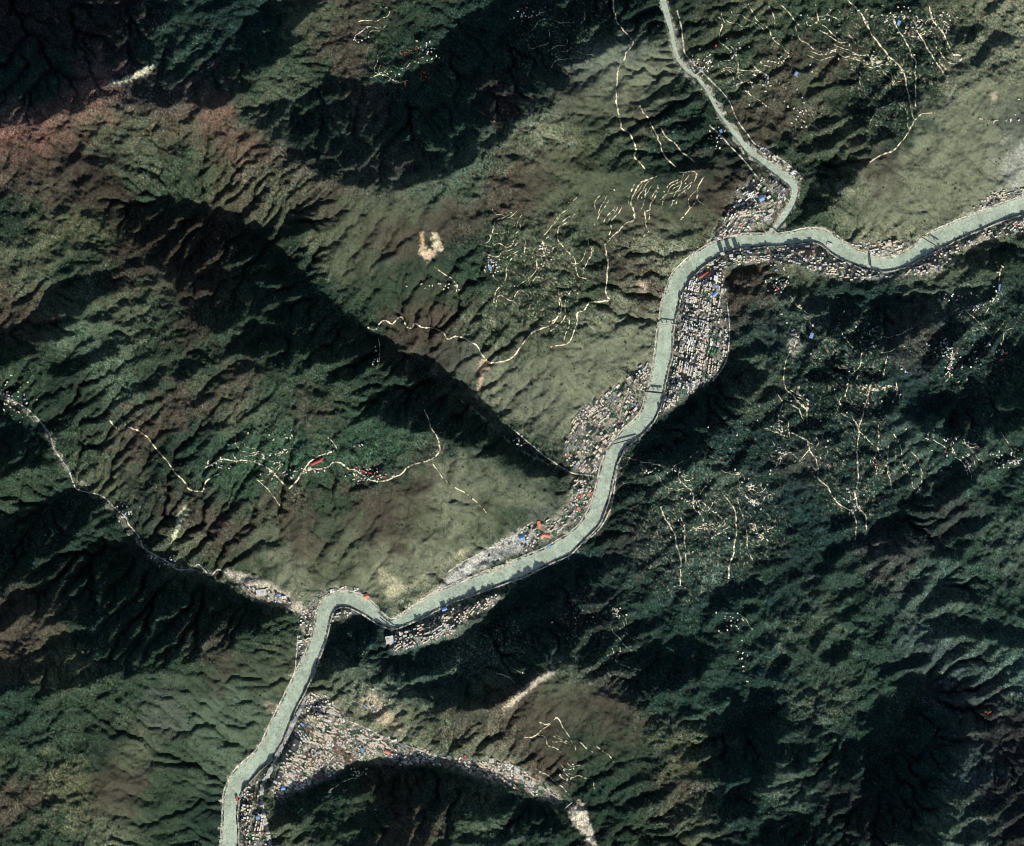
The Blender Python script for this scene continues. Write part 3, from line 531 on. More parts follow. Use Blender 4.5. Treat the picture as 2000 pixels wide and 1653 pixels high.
# everything beside the water stands above it
edge = np.clip(near/7.0, 0, 1)
nn_ = np.clip(near, 0, 240)
rel = 1+.5*noise(UU.shape, 60, 2, seed=34)
flo = zw+8+nn_*M*.20*np.clip(rel, .3, 2)-np.clip(nn_-50, 0, 200)*M*.9+np.clip(near/14, 0, 1)*(SPF*14+.8*(h-blur(h, 14)))
s_ = 8.0
h = np.where(near < 235, flo+s_*np.logaddexp(0, (h-flo)/s_), h)
bank = zw+8+near*0.4
h = np.where(near < 7, bank*(1-edge)+h*edge, h)
bed = near < 0
h[bed] = (zw-6)[bed]
GROUND = h

def ground_at(u, v):
    x = (u-U0)/STEP; y = (v-V0)/STEP
    x0 = np.clip(np.floor(x).astype(int), 0, h.shape[1]-2); y0 = np.clip(np.floor(y).astype(int), 0, h.shape[0]-2)
    fx = x-x0; fy = y-y0
    return (h[y0, x0]*(1-fx)+h[y0, x0+1]*fx)*(1-fy)+(h[y0+1, x0]*(1-fx)+h[y0+1, x0+1]*fx)*fy
def ga(u, v): return float(ground_at(np.array(float(u)), np.array(float(v))))

# ------------------------------------------------------------------ land cover
def lin(c):
    c = np.asarray(c, float)/255.0
    return np.where(c <= 0.04045, c/12.92, ((c+0.055)/1.055)**2.4)
us8, vs8, UU8, VV8 = grid(8.0)
num = np.zeros(UU8.shape+(3,)); den = np.zeros(UU8.shape)
wu = UU8+14*noise(UU8.shape, 10, 1.8, seed=41); wv = VV8+14*noise(UU8.shape, 10, 1.8, seed=42)
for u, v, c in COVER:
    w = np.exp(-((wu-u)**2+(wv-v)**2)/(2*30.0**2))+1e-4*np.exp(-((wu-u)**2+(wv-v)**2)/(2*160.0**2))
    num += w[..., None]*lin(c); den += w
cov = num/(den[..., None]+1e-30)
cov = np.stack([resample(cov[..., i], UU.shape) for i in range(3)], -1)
lumc = cov.mean(-1, keepdims=True)
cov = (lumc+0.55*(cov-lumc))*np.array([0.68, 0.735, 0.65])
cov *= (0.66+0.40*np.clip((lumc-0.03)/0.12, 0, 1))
# speckle of scrub, bare soil and rock
n1 = noise(UU.shape, 6, 1.0, seed=51); n2 = noise(UU.shape, 24, 1.6, seed=52); n3 = noise(UU.shape, 3, 0.6, seed=53)
dens = np.clip(blur(resample(noise(UU8.shape, 30, 2, seed=54), UU.shape), 4)*.5+.6, .15, 1.2)
grit = 1-.7*sm
cov *= np.exp((0.24*n1+0.14*n2+0.24*n3)*dens*grit)[..., None]
hue = (0.045*noise(UU.shape, 16, 1.4, seed=55)+0.06*noise(UU.shape, 4, 1.0, seed=56))*grit
cov[..., 0] *= np.exp(hue); cov[..., 1] *= np.exp(-0.3*hue); cov[..., 2] *= np.exp(-0.5*hue)
gritty = noise(UU.shape, 5, .9, seed=57)
for name, poly in TOWNS.items():
    m = blur(poly_mask_w(UU+3*n1, VV+3*gritty, poly).astype(float), 2)
    c = lin((132, 126, 112))*(1.15 if name == 'fan' else 1.05 if name in ('south_strip', 'mid_bank') else .95)
    green = (noise(UU.shape, 18, 1.5, seed=58) > 0.7)[..., None]
    cc = np.where(green, lin((62, 90, 66))[None, None], c[None, None])
    cov = cov*(1-m[..., None]*.9)+(cc*np.exp(0.3*gritty)[..., None])*m[..., None]*.9
for line, wmax, col in ((SIDES[0], 5.0, (134, 134, 116)), (SIDES[1][len(SIDES[1])*2//3:], 2.5, (140, 140, 118)), (SIDES[3], 1.5, (110, 116, 96))):
    dd, _ = dist_line(UU, VV, line, 30)
    mm = np.clip((wmax*(.75+.7*noise(UU.shape, 20, 1.6, seed=67))-dd)/1.6, 0, .5)
    cov = cov*(1-mm[..., None])+lin(col)*np.exp(.3*gritty)[..., None]*mm[..., None]
for col, fe, poly in PATCH:
    m = blur(poly_mask_w(UU+2.2*n1, VV+2.2*gritty, poly).astype(float), fe/3.0/STEP*1.5)
    c = lin(col)*0.9
    cov = cov*(1-m[..., None])+(c*np.exp(0.2*gritty)[..., None])*m[..., None]
gw = 4.5+3.0*noise(UU.shape, 22, 1.6, seed=66)
m = np.clip((gw-near)/3, 0, 1)*(near > -4)
cov = cov*(1-m[..., None]*.8)+(lin((158, 154, 138))*np.exp(.25*gritty)[..., None])*m[..., None]*.8
cov = np.clip(cov, 0.004, 0.8)

vill = blur(poly_mask_w(UU+10*n2, VV+10*n1, [(400,880),(480,835),(600,820),(760,850),(840,880),(820,905),(740,915),(660,905),(600,940),(560,1000),(500,960),(420,950)]).astype(float), 8)
cov *= 1+vill[..., None]*np.array([0, .07, .03])
forest_shade = blur(poly_mask_w(UU+12*resample(noise(UU8.shape, 20, 2, seed=61), UU.shape), VV+12*n2, [(1230,880),(1420,720),(1500,560),(1850,560),(2200,480),(2200,1900),(1380,1900),(1390,1440),(1250,1360),(1080,1290),(740,1350),(620,1330),(700,1200),(900,1260),(1080,1090),(1200,1060)]).astype(float), 12)
forest_shade = np.maximum(forest_shade, blur(poly_mask_w(UU+12*n2, VV+12*n1, [(-200,-200),(640,-200),(520,100),(380,205),(150,185),(0,255),(-200,275)]).astype(float), 8))
forest_shade = np.maximum(forest_shade, .6*blur(poly_mask_w(UU+12*n2, VV+12*n1, [(545,285),(470,222),(640,172),(800,150),(900,60),(1050,-200),(1290,-200),(1290,90),(1100,190),(900,320),(760,376),(600,335)]).astype(float), 12))
cov *= (1-0.16*forest_shade)[..., None]  # woodland tint; also puts the darker, bluer shade of shadowed slopes into the colour
cov[..., 0] *= 1-.14*forest_shade; cov[..., 2] *= 1+.27*forest_shade; cov[..., 1] *= 1+.05*forest_shade
plots = np.clip(noise(UU.shape, 26, 1.5, seed=68)-.5, 0, 1.5)*np.clip(noise(UU.shape, 9, 1.2, seed=69)+.6, 0, 1.4)
cov *= (1+.55*plots*np.clip(forest_shade, 0, 1))[..., None]
cov = cov*(1-.18*np.clip(-noise(UU.shape, 34, 1.6, seed=70), 0, 1.5)*(1-.5*forest_shade))[..., None]
ter = np.zeros(UU.shape)
for poly in TERRACE+[[(1230,980),(1340,930),(1520,960),(1540,1080),(1330,1190),(1250,1120)],[(1540,640),(1720,600),(1740,1000),(1640,1040),(1560,900)],[(1640,20),(1860,20),(1860,160),(1780,220),(1690,300),(1660,160)],[(960,440),(1160,520),(1120,660),(980,620)],[(860,1250),(1000,1200),(1060,1260),(900,1340)]]:
    ter = np.maximum(ter, blur(poly_mask_w(UU+8*n2, VV+8*n1, poly).astype(float), 6))
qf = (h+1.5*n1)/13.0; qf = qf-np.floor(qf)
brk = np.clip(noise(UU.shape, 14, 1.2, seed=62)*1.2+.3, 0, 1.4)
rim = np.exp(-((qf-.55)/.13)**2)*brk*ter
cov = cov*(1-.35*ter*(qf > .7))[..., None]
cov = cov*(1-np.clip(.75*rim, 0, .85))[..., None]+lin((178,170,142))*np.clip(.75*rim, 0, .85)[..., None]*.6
# loose bright plots and dark bushes on the farmed slopes
dots = noise(UU.shape, 3.5, .5, seed=63)
cov = cov*(1+np.clip(dots-2.1, 0, 2)*1.6*np.clip(ter+.12, 0, 1))[..., None]
cov = np.clip(cov, 0.003, 0.8)
# ------------------------------------------------------------------ node materials
def new_mat(name):
    m = bpy.data.materials.new(name); m.use_nodes = True
    nt = m.node_tree; b = nt.nodes['Principled BSDF']
    return m, nt, b
def plain(name, srgb, rough=0.8, nscale=0.15, amount=0.25, metal=0.0):
    m, nt, b = new_mat(name)
    no = nt.nodes.new('ShaderNodeTexNoise'); no.inputs['Scale'].default_value = nscale; no.inputs['Detail'].default_value = 4
    co = nt.nodes.new('ShaderNodeTexCoord'); nt.links.new(co.outputs['Object'], no.inputs['Vector'])
    ra = nt.nodes.new('ShaderNodeMapRange'); ra.inputs['To Min'].default_value = 1-amount; ra.inputs['To Max'].default_value = 1+amount
    nt.links.new(no.outputs['Fac'], ra.inputs['Value'])
    mx = nt.nodes.new('ShaderNodeVectorMath'); mx.operation = 'SCALE'
    mx.inputs[0].default_value = tuple(lin(srgb)); nt.links.new(ra.outputs[0], mx.inputs['Scale'])
    nt.links.new(mx.outputs[0], b.inputs['Base Color'])
    b.inputs['Roughness'].default_value = rough; b.inputs['Metallic'].default_value = metal
    b.inputs['Specular IOR Level'].default_value = 0.2
    return m

def terrain_material():
    m, nt, b = new_mat('hillside_cover')
    L = nt.links.new
    at = nt.nodes.new('ShaderNodeAttribute'); at.attribute_name = 'cover'
    geo = nt.nodes.new('ShaderNodeNewGeometry')
    n = nt.nodes.new('ShaderNodeTexNoise'); n.inputs['Scale'].default_value = 0.045; n.inputs['Detail'].default_value = 3; n.inputs['Roughness'].default_value = 0.7
    L(geo.outputs['Position'], n.inputs['Vector'])
    r = nt.nodes.new('ShaderNodeMapRange'); r.inputs['From Min'].default_value = .3; r.inputs['From Max'].default_value = .7
    r.inputs['To Min'].default_value = 0.5; r.inputs['To Max'].default_value = 1.6
    L(n.outputs['Fac'], r.inputs['Value'])
    s = nt.nodes.new('ShaderNodeVectorMath'); s.operation = 'SCALE'
    nb = nt.nodes.new('ShaderNodeTexNoise'); nb.inputs['Scale'].default_value = 0.13; nb.inputs['Detail'].default_value = 2
    L(geo.outputs['Position'], nb.inputs['Vector'])
    rb = nt.nodes.new('ShaderNodeMapRange'); rb.inputs['From Min'].default_value = .3; rb.inputs['From Max'].default_value = .7; rb.inputs['To Min'].default_value = .55; rb.inputs['To Max'].default_value = 1.5
    L(nb.outputs['Fac'], rb.inputs['Value'])
    mu = nt.nodes.new('ShaderNodeMath'); mu.operation = 'MULTIPLY'; L(r.outputs[0], mu.inputs[0]); L(rb.outputs[0], mu.inputs[1]); r = mu
    mg = nt.nodes.new('ShaderNodeMix'); mg.inputs[2].default_value = 1.0
    L(at.outputs['Alpha'], mg.inputs[0]); L(r.outputs[0], mg.inputs[3])
    L(at.outputs['Color'], s.inputs[0]); L(mg.outputs[0], s.inputs['Scale'])
    L(s.outputs[0], b.inputs['Base Color'])
    b.inputs['Roughness'].default_value = 1.0; b.inputs['Specular IOR Level'].default_value = 0.0
    bp = nt.nodes.new('ShaderNodeBump'); bp.inputs['Strength'].default_value = 1.0; bp.inputs['Distance'].default_value = 7.0
    L(at.outputs['Alpha'], bp.inputs['Strength']); L(n.outputs['Fac'], bp.inputs['Height']); L(bp.outputs[0], b.inputs['Normal'])
    return m

def water_material():
    m, nt, b = new_mat('silty_water')
    L = nt.links.new
    geo = nt.nodes.new('ShaderNodeNewGeometry')
    n = nt.nodes.new('ShaderNodeTexNoise'); n.inputs['Scale'].default_value = 0.06; n.inputs['Detail'].default_value = 6; n.inputs['Roughness'].default_value = .75
    n.inputs['Distortion'].default_value = 1.0
    L(geo.outputs['Position'], n.inputs['Vector'])
    cr = nt.nodes.new('ShaderNodeValToRGB')
    cr.color_ramp.elements[0].position = .36; cr.color_ramp.elements[0].color = (*lin((134, 150, 130)), 1)
    cr.color_ramp.elements[1].position = .66; cr.color_ramp.elements[1].color = (*lin((198, 207, 184)), 1)
    n2_ = nt.nodes.new('ShaderNodeTexNoise'); n2_.inputs['Scale'].default_value = 0.006; n2_.inputs['Detail'].default_value = 5; n2_.inputs['Distortion'].default_value = 1.5
    L(geo.outputs['Position'], n2_.inputs['Vector'])
    mr = nt.nodes.new('ShaderNodeMapRange'); mr.inputs['From Min'].default_value = .3; mr.inputs['From Max'].default_value = .7; mr.inputs['To Min'].default_value = .72; mr.inputs['To Max'].default_value = 1.12
    L(n2_.outputs['Fac'], mr.inputs['Value'])
    sc = nt.nodes.new('ShaderNodeVectorMath'); sc.operation = 'SCALE'; L(cr.outputs['Color'], sc.inputs[0]); L(mr.outputs[0], sc.inputs['Scale'])
    L(n.outputs['Fac'], cr.inputs['Fac']); L(sc.outputs[0], b.inputs['Base Color'])
    b.inputs['Roughness'].default_value = .5; b.inputs['Specular IOR Level'].default_value = .2
    bp = nt.nodes.new('ShaderNodeBump'); bp.inputs['Strength'].default_value = .4; bp.inputs['Distance'].default_value = 2
    L(n.outputs['Fac'], bp.inputs['Height']); L(bp.outputs[0], b.inputs['Normal'])
    return m

def link_mesh(name, verts, faces, mat, parent=None, mats=None, fmat=None):
    me = bpy.data.meshes.new(name)
    me.from_pydata([tuple(p) for p in verts], [], [tuple(f) for f in faces])
    for mm in (mats or [mat]): me.materials.append(mm)
    if fmat is not None: me.polygons.foreach_set('material_index', fmat)
    me.update()
    o = bpy.data.objects.new(name, me); scene.collection.objects.link(o)
    if parent is not None: o.parent = parent
    return o
def structure(o): o['kind'] = 'structure'; return o
def tag(o, label, cat, group=None, kind=None):
    o['label'] = label; o['category'] = cat
    if group: o['group'] = group
    if kind: o['kind'] = kind
    return o

# ------------------------------------------------------------------ the ground sheet
def build_terrain():
    H, Wd = h.shape
    co = np.empty((H, Wd, 3), np.float32)
    co[..., 0] = (UU-CU)*M; co[..., 1] = (CV-VV)*M; co[..., 2] = h
    idx = np.arange(H*Wd, dtype=np.int32).reshape(H, Wd)
    q = np.stack([idx[:-1, :-1], idx[1:, :-1], idx[1:, 1:], idx[:-1, 1:]], -1).reshape(-1, 4)
    me = bpy.data.meshes.new('terrain')
    me.vertices.add(H*Wd); me.vertices.foreach_set('co', co.ravel())
    me.loops.add(q.size); me.loops.foreach_set('vertex_index', q.ravel())
    me.polygons.add(len(q)); me.polygons.foreach_set('loop_start', np.arange(0, q.size, 4, dtype=np.int32))
    me.polygons.foreach_set('loop_total', np.full(len(q), 4, np.int32))
    me.update(calc_edges=True)
    ca = me.color_attributes.new('cover', 'FLOAT_COLOR', 'POINT')
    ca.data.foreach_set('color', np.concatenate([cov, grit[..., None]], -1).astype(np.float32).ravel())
    me.materials.append(terrain_material())
    me.shade_smooth()
    o = bpy.data.objects.new('terrain', me); scene.collection.objects.link(o)
    return structure(o)
build_terrain()

zlow = float(h.min())-60
structure(link_mesh('ground', [(-150000, -150000, zlow), (150000, -150000, zlow), (150000, 150000, zlow), (-150000, 150000, zlow)], [(0, 1, 2, 3)], plain('distant_forest_floor', (56, 74, 58), 1.0, .002, .4)))
def water_strip(name, line, lz, mat, extra=3.0):
    v = []; f = []
    p = line[:, :2]; d = np.gradient(p, axis=0); d /= np.hypot(d[:, 0], d[:, 1])[:, None]+1e-9
    nn = np.c_[-d[:, 1], d[:, 0]]
    for i in range(len(p)):
        w = line[i, 2]/2+extra
        for k in (-1, -.5, 0, .5, 1):
            x, y = W(*(p[i]+nn[i]*w*k)); v.append((x, y, lz[i]))
    for i in range(len(p)-1):
        for k in range(4):
            a = i*5+k; f.append((a, a+1, a+6, a+5))
    return structure(link_mesh(name, v, f, mat))
wm = water_material()
water_strip('river', RIV, RIVZ[:, 2], wm)
water_strip('tributary_river', TRI, TRIZ[:, 2]+0.3, wm, 2.0)

# ------------------------------------------------------------------ roads and tracks
ROADS = {
 'hillside_road': [
 [(1197,-20),(1198,10),(1200,25),(1205,45),(1217,58),(1230,75),(1236,85),(1230,95),(1222,105),(1218,118),(1208,135),(1205,160),(1203,180),(1204,205),(1208,222),(1213,245),(1218,255),(1230,262),(1238,280),(1242,295),(1240,308),(1250,320),(1258,332)],
 [(1250,208),(1262,228),(1272,243),(1280,262),(1288,280),(1300,308),(1320,326)],
 [(1290,250),(1303,270),(1318,280),(1330,295),(1345,308),(1356,318)],
 [(718,640),(732,645),(748,627),(765,632),(783,620),(797,640),(805,640),(812,632),(825,640),(845,642),(862,648),(875,662),(892,658),(920,667),(935,680),(942,695),(955,708),(980,708),(1000,698),(1010,690),(1022,670),(1040,650),(1060,640),(1075,635),(1090,620),(1097,600),(1093,580)],
 [(1192,588),(1183,570),(1185,545),(1187,520),(1185,495),(1181,480),(1190,468),(1205,455),(1220,438),(1238,430),(1238,415),(1232,398),(1240,375),(1250,360),(1270,350),(1282,345)],
 [(1192,588),(1170,590),(1150,592),(1140,605),(1128,612),(1127,630),(1120,650),(1112,668),(1095,675),(1075,678)],
 [(215,822),(230,838)],[(250,833),(270,842),(288,855),(302,872),(318,890),(330,905),(345,925),(360,940),(368,955),(375,958),(395,960),(400,948),(410,935),(430,926)],
 [(402,912),(420,905),(432,897),(455,900),(480,900),(505,905),(530,920),(545,935),(558,950)],
 [(565,955),(580,940),(592,920),(605,905),(620,893),(640,885),(655,882)],
 [(595,922),(610,915),(625,917),(640,912),(650,905),(665,905),(680,915),(700,922),(725,938),(750,940),(770,932),(785,925),(795,912),(820,905),(838,900),(850,893),(858,880),(855,860),(848,845),(840,835),(836,815),(828,800)],
 [(1655,2),(1680,25),(1690,45),(1700,65),(1712,82),(1725,100),(1740,115),(1755,128),(1765,145),(1770,170),(1775,195),(1778,215),(1785,235)],
 [(1785,236),(1776,254),(1762,272),(1750,290),(1738,298),(1712,308),(1698,318)],
 [(1745,40),(1755,60),(1770,85),(1780,110),(1788,125),(1787,160),(1787,210)],
 [(1815,14),(1822,40),(1840,65),(1850,85),(1860,105),(1874,108),(1876,118),(1866,126),(1850,122),(1838,110)],
 [(1790,60),(1805,85),(1820,110),(1835,135),(1845,150),(1856,148),(1848,136),(1834,120),(1838,108),(1828,92)],
 [(1545,845),(1575,860),(1582,880),(1592,895),(1598,915),(1598,935),(1615,950),(1625,968),(1640,985),(1665,1000),(1672,1020),(1670,1055)],
 [(1705,740),(1690,790),(1680,826),(1677,850),(1673,880),(1675,910),(1676,940),(1670,965),(1675,990),(1690,1008),(1692,1035)],
 [(1552,645),(1555,660),(1548,680),(1540,695),(1533,715),(1530,740),(1535,760),(1545,770),(1575,800)],
 [(1290,990),(1298,1010),(1308,1025),(1318,1045),(1322,1065),(1330,1090),(1330,1105),(1328,1130),(1328,1145)],
 [(1415,968),(1428,985),(1437,1010),(1437,1050),(1432,1085),(1425,1105),(1422,1145)],
 ],
 'farm_track': [
 [(1400,30),(1410,45),(1405,75),(1415,90),(1435,105),(1442,130),(1442,150),(1452,165),(1460,180),(1480,195),(1500,210)],
 [(1460,8),(1470,25),(1480,42),(1500,55),(1505,70),(1512,80),(1530,95),(1540,105)],
 [(1500,12),(1510,30),(1513,60)],[(1525,12),(1540,25),(1555,45),(1565,55)],[(1592,10),(1596,30),(1600,45),(1615,55),(1630,70),(1645,80)],[(1615,30),(1640,42)],
 [(1600,60),(1625,75),(1640,85),(1655,82)],[(1672,86),(1660,72),(1645,68)],
 [(1700,110),(1715,128),(1728,145),(1738,155)],
 [(1785,235),(1800,225),(1825,222)],[(1910,232),(1940,236),(1968,236)],
 [(998,415),(985,425),(968,432),(962,455),(955,470),(947,476)],
 [(848,522),(862,532),(875,540),(885,548),(893,560),(893,572)],
 [(1000,505),(990,520),(988,545),(975,560),(968,575),(965,592)],
 [(1055,520),(1040,540),(1020,560),(1005,580),(1000,588),(975,578),(968,600)],
 [(740,660),(742,680),(740,700),(737,722)],
 [(1118,565),(1105,585),(1104,610),(1100,625),(1085,640),(1075,648)],
 [(1112,620),(1110,640),(1100,665)],[(1090,565),(1092,590),(1088,620),(1072,630)],
 [(1028,463),(1025,495),(1045,508),(1048,525),(1030,545),(1010,560)],[(1058,468),(1065,490),(1068,505),(1060,520),(1048,540),(1035,560)],
 [(1108,435),(1092,445),(1089,465),(1098,480),(1112,495),(1122,508),(1125,525),(1130,540),(1145,545)],
 [(1260,413),(1262,440),(1268,450),(1255,465)],[(1240,360),(1232,375),(1228,395),(1230,405)],
 [(1335,337),(1330,360),(1322,375),(1305,378),(1290,390)],[(1375,345),(1362,370),(1360,390),(1345,410),(1330,430)],
 [(1262,370),(1258,395),(1250,410)],[(1285,360),(1280,385),(1270,400),(1268,430)],
 [(845,905),(858,925),(870,940),(885,950),(905,960),(920,972),(935,985),(950,1002)],
 [(500,935),(520,952),(535,970),(547,988)],[(640,855),(655,870),(662,885)],
 [(1225,895),(1245,900),(1275,905),(1295,912)],
 [(1325,920),(1325,935),(1340,950),(1352,962),(1353,985),(1360,1000)],
 [(1330,1010),(1337,1030),(1336,1060),(1340,1080),(1338,1100)],
 [(1440,975),(1450,1010),(1458,1040),(1460,1070),(1470,1095)],[(1370,980),(1395,1000),(1415,1018)],
 [(1715,830),(1717,885),(1728,900),(1735,930),(1742,955)],[(1735,870),(1733,900),(1737,930)],[(1750,870),(1748,910)],
 [(1745,848),(1760,875),(1763,905),(1775,925),(1790,945),(1798,965)],[(1778,880),(1795,900),(1800,930),(1797,960)],
 [(1955,845),(1970,870),(1985,900)],[(1545,580),(1560,600),(1578,615),(1585,640),(1585,655)],
 [(1680,665),(1683,695),(1680,715),(1660,735),(1655,755),(1650,775)],[(1735,690),(1728,720),(1725,740)],[(1750,745),(1752,770),(1742,785)],
 [(1520,770),(1528,790),(1520,815),(1530,845)],[(1545,790),(1560,800),(1570,822)],
 [(1635,640),(1650,660),(1665,680)],[(1955,525),(1950,560),(1948,575),(1938,590)],[(1860,610),(1880,600),(1900,620),(1930,645)],
 [(1055,1410),(1070,1415),(1085,1402),(1095,1410),(1105,1430),(1115,1445),(1122,1455),(1125,1465)],
 [(1025,1440),(1045,1437),(1060,1425),(1075,1415)],[(1050,1435),(1065,1440),(1070,1455),(1085,1460),(1093,1468)],
 [(1130,1447),(1145,1462),(1158,1468)],[(1165,1458),(1175,1465),(1188,1475),(1198,1490)],
 [(1052,1507),(1070,1515),(1085,1528),(1100,1540),(1115,1555)],[(1010,1510),(1040,1520),(1060,1535),(1080,1548),(1095,1558)],
 [(1445,1200),(1460,1215),(1470,1230)],[(970,1315),(990,1320),(1005,1332)],
 [(640,1545),(670,1528),(690,1520)],[(1000,1305),(1015,1312),(1025,1316)],
 ],
 'valley_road': [
 [(-60,740),(0,770),(55,800),(95,845),(105,875),(118,895),(135,920),(150,955),(188,965),(205,973),(220,988),(245,1010),(252,1025),(265,1040),(275,1055),(280,1070),(305,1085),(330,1100),(345,1112),(370,1112),(388,1103),(400,1115),(412,1125),(425,1113),(445,1120),(465,1130),(480,1140),(505,1150),(540,1172),(575,1195)],
 [(1005,840),(1020,855),(1040,870),(1060,888),(1080,902),(1100,915),(1120,925),(1160,930)],
 [(1240,862),(1222,882),(1207,905),(1202,940),(1197,975),(1190,1000),(1172,1032),(1140,1062)],
 [(1322,20),(1330,50),(1334,80),(1338,105),(1360,130),(1390,160),(1410,180),(1425,200),(1440,235),(1458,260),(1475,282),(1492,290),(1510,302),(1540,322),(1565,346)],
 [(1385,245),(1405,262),(1425,285),(1450,310),(1470,335),(1485,360),(1470,390),(1440,430),(1400,465)],
 [(582,1240),(578,1290),(574,1320),(560,1345)],
 [(870,1122),(900,1100),(940,1080),(1000,1046),(1040,1020)],[(900,1138),(940,1118),(990,1100),(1040,1078)],
 [(605,1352),(640,1375),(665,1400),(720,1425),(780,1452),(850,1475),(930,1500),(1000,1515),(1060,1540),(1100,1568)],
 [(1355,545),(1345,580),(1340,640),(1342,700),(1330,750),(1305,798)],[(1400,545),(1385,590),(1382,650),(1380,700),(1352,760)],
 [(1420,590),(1425,650),(1418,705),(1392,745)],
 ],
 'highway': [
 [(603,1358),(590,1380),(577,1405),(565,1430),(553,1455),(541,1480),(528,1505),(514,1532),(511,1560),(515,1590),(522,1620),(530,1665),(540,1760)],
 ],
}
def offset_line(line, off):
    p = line[:, :2]; d = np.gradient(p, axis=0); d /= np.hypot(d[:, 0], d[:, 1])[:, None]+1e-9
    q = p+np.c_[-d[:, 1], d[:, 0]]*(np.sign(off)*line[:, 2:3]/2+off)
    return q
def dirt(name, c1, c2, lo, hi, scale):
    m, nt, b = new_mat(name); L = nt.links.new
    geo = nt.nodes.new('ShaderNodeNewGeometry'); n = nt.nodes.new('ShaderNodeTexNoise')
    n.inputs['Scale'].default_value = scale; n.inputs['Detail'].default_value = 3
    L(geo.outputs['Position'], n.inputs['Vector'])
    cr = nt.nodes.new('ShaderNodeValToRGB')
    cr.color_ramp.elements[0].position = lo; cr.color_ramp.elements[0].color = (*lin(c1), 1)
    cr.color_ramp.elements[1].position = hi; cr.color_ramp.elements[1].color = (*lin(c2), 1)
    L(n.outputs['Fac'], cr.inputs['Fac']); L(cr.outputs['Color'], b.inputs['Base Color'])
    b.inputs['Roughness'].default_value = .95; b.inputs['Specular IOR Level'].default_value = .05
    return m
MATR = {'hillside_road': dirt('pale_earth_road', (98, 98, 76), (222, 208, 178), .40, .56, .035),
        'farm_track': dirt('broken_earth_track', (74, 82, 64), (206, 196, 164), .44, .58, .035),
        'valley_road': dirt('worn_concrete_road', (120, 120, 110), (196, 190, 174), .38, .62, .05),
        'highway': dirt('asphalt_road', (138, 138, 134), (172, 170, 162), .38, .62, .05)}
RW = {'hillside_road': 10.5, 'farm_track': 8.0, 'valley_road': 10.0, 'highway': 30.0}
def road(name, pts, width, mat, sm=True, wob=1.6):
    p = smooth_line([(a, b, 0) for a, b in pts], 2.5)[:, :2] if sm else np.asarray(pts)
    n = len(p)
    if wob and n > 6:
        w = np.cumsum(rng.standard_normal((n, 2)), axis=0); k = np.ones(5)/5
        w = rng.standard_normal((n, 2)); w = np.stack([np.convolve(w[:, i], k, 'same') for i in (0, 1)], 1)*wob
        p = p+w
    d = np.gradient(p, axis=0); d /= np.hypot(d[:, 0], d[:, 1])[:, None]+1e-9
    nn = np.c_[-d[:, 1], d[:, 0]]
    ww = width/M/2*(1+0.25*rng.standard_normal(n)*(wob > 0))
    v = []; f = []
    for k in (-1, 0, 1):
        q = p+nn*(ww*k)[:, None]
        z = ground_at(q[:, 0], q[:, 1])+2.2
        v.append(np.c_[(q[:, 0]-CU)*M, (CV-q[:, 1])*M, z])
    v = np.stack(v, 1); 
    flat = v[:, :, 2].max(1); v[:, :, 2] = v[:, :, 2]*.5+flat[:, None]*.5
    v = v.reshape(-1, 3)
    for i in range(n-1):
        a = i*3; f += [(a, a+3, a+4, a+1), (a+1, a+4, a+5, a+2)]
    return structure(link_mesh(name, v, f, mat))
for nm, lst in ROADS.items():
    for pts in lst:
        road(nm, pts, RW[nm], MATR[nm], wob=1.6 if nm in ('hillside_road', 'farm_track') else 0.3)
TRACKPTS = [p for nm in ('hillside_road', 'farm_track') for ln in ROADS[nm] for p in ln]
GU, GV = np.gradient(blur(h, 3))[::-1]
def contour_track(u, v, n, drift):
    pts = [(u, v)]; px, py = None, None
    for _ in range(n):
        i = int((v-V0)/STEP); j = int((u-U0)/STEP)
        if not (2 < i < h.shape[0]-2 and 2 < j < h.shape[1]-2): break
        gx, gy = GU[i, j], GV[i, j]; g = math.hypot(gx, gy)+1e-6
        dx, dy = -gy/g+drift*gx/g, gx/g+drift*gy/g
        if px is None:
            sg = 1 if dy > 0 else -1
        else: sg = 1 if dx*px+dy*py > 0 else -1
        dx, dy = sg*dx, sg*dy
        if px is not None: dx, dy = .5*dx+.5*px, .5*dy+.5*py
        q = math.hypot(dx, dy); px, py = dx/q, dy/q
        u += px*4; v += py*4; pts.append((u, v))
        if near[int(np.clip((v-V0)/STEP, 0, h.shape[0]-1)), int(np.clip((u-U0)/STEP, 0, h.shape[1]-1))] < 6: break
    return pts
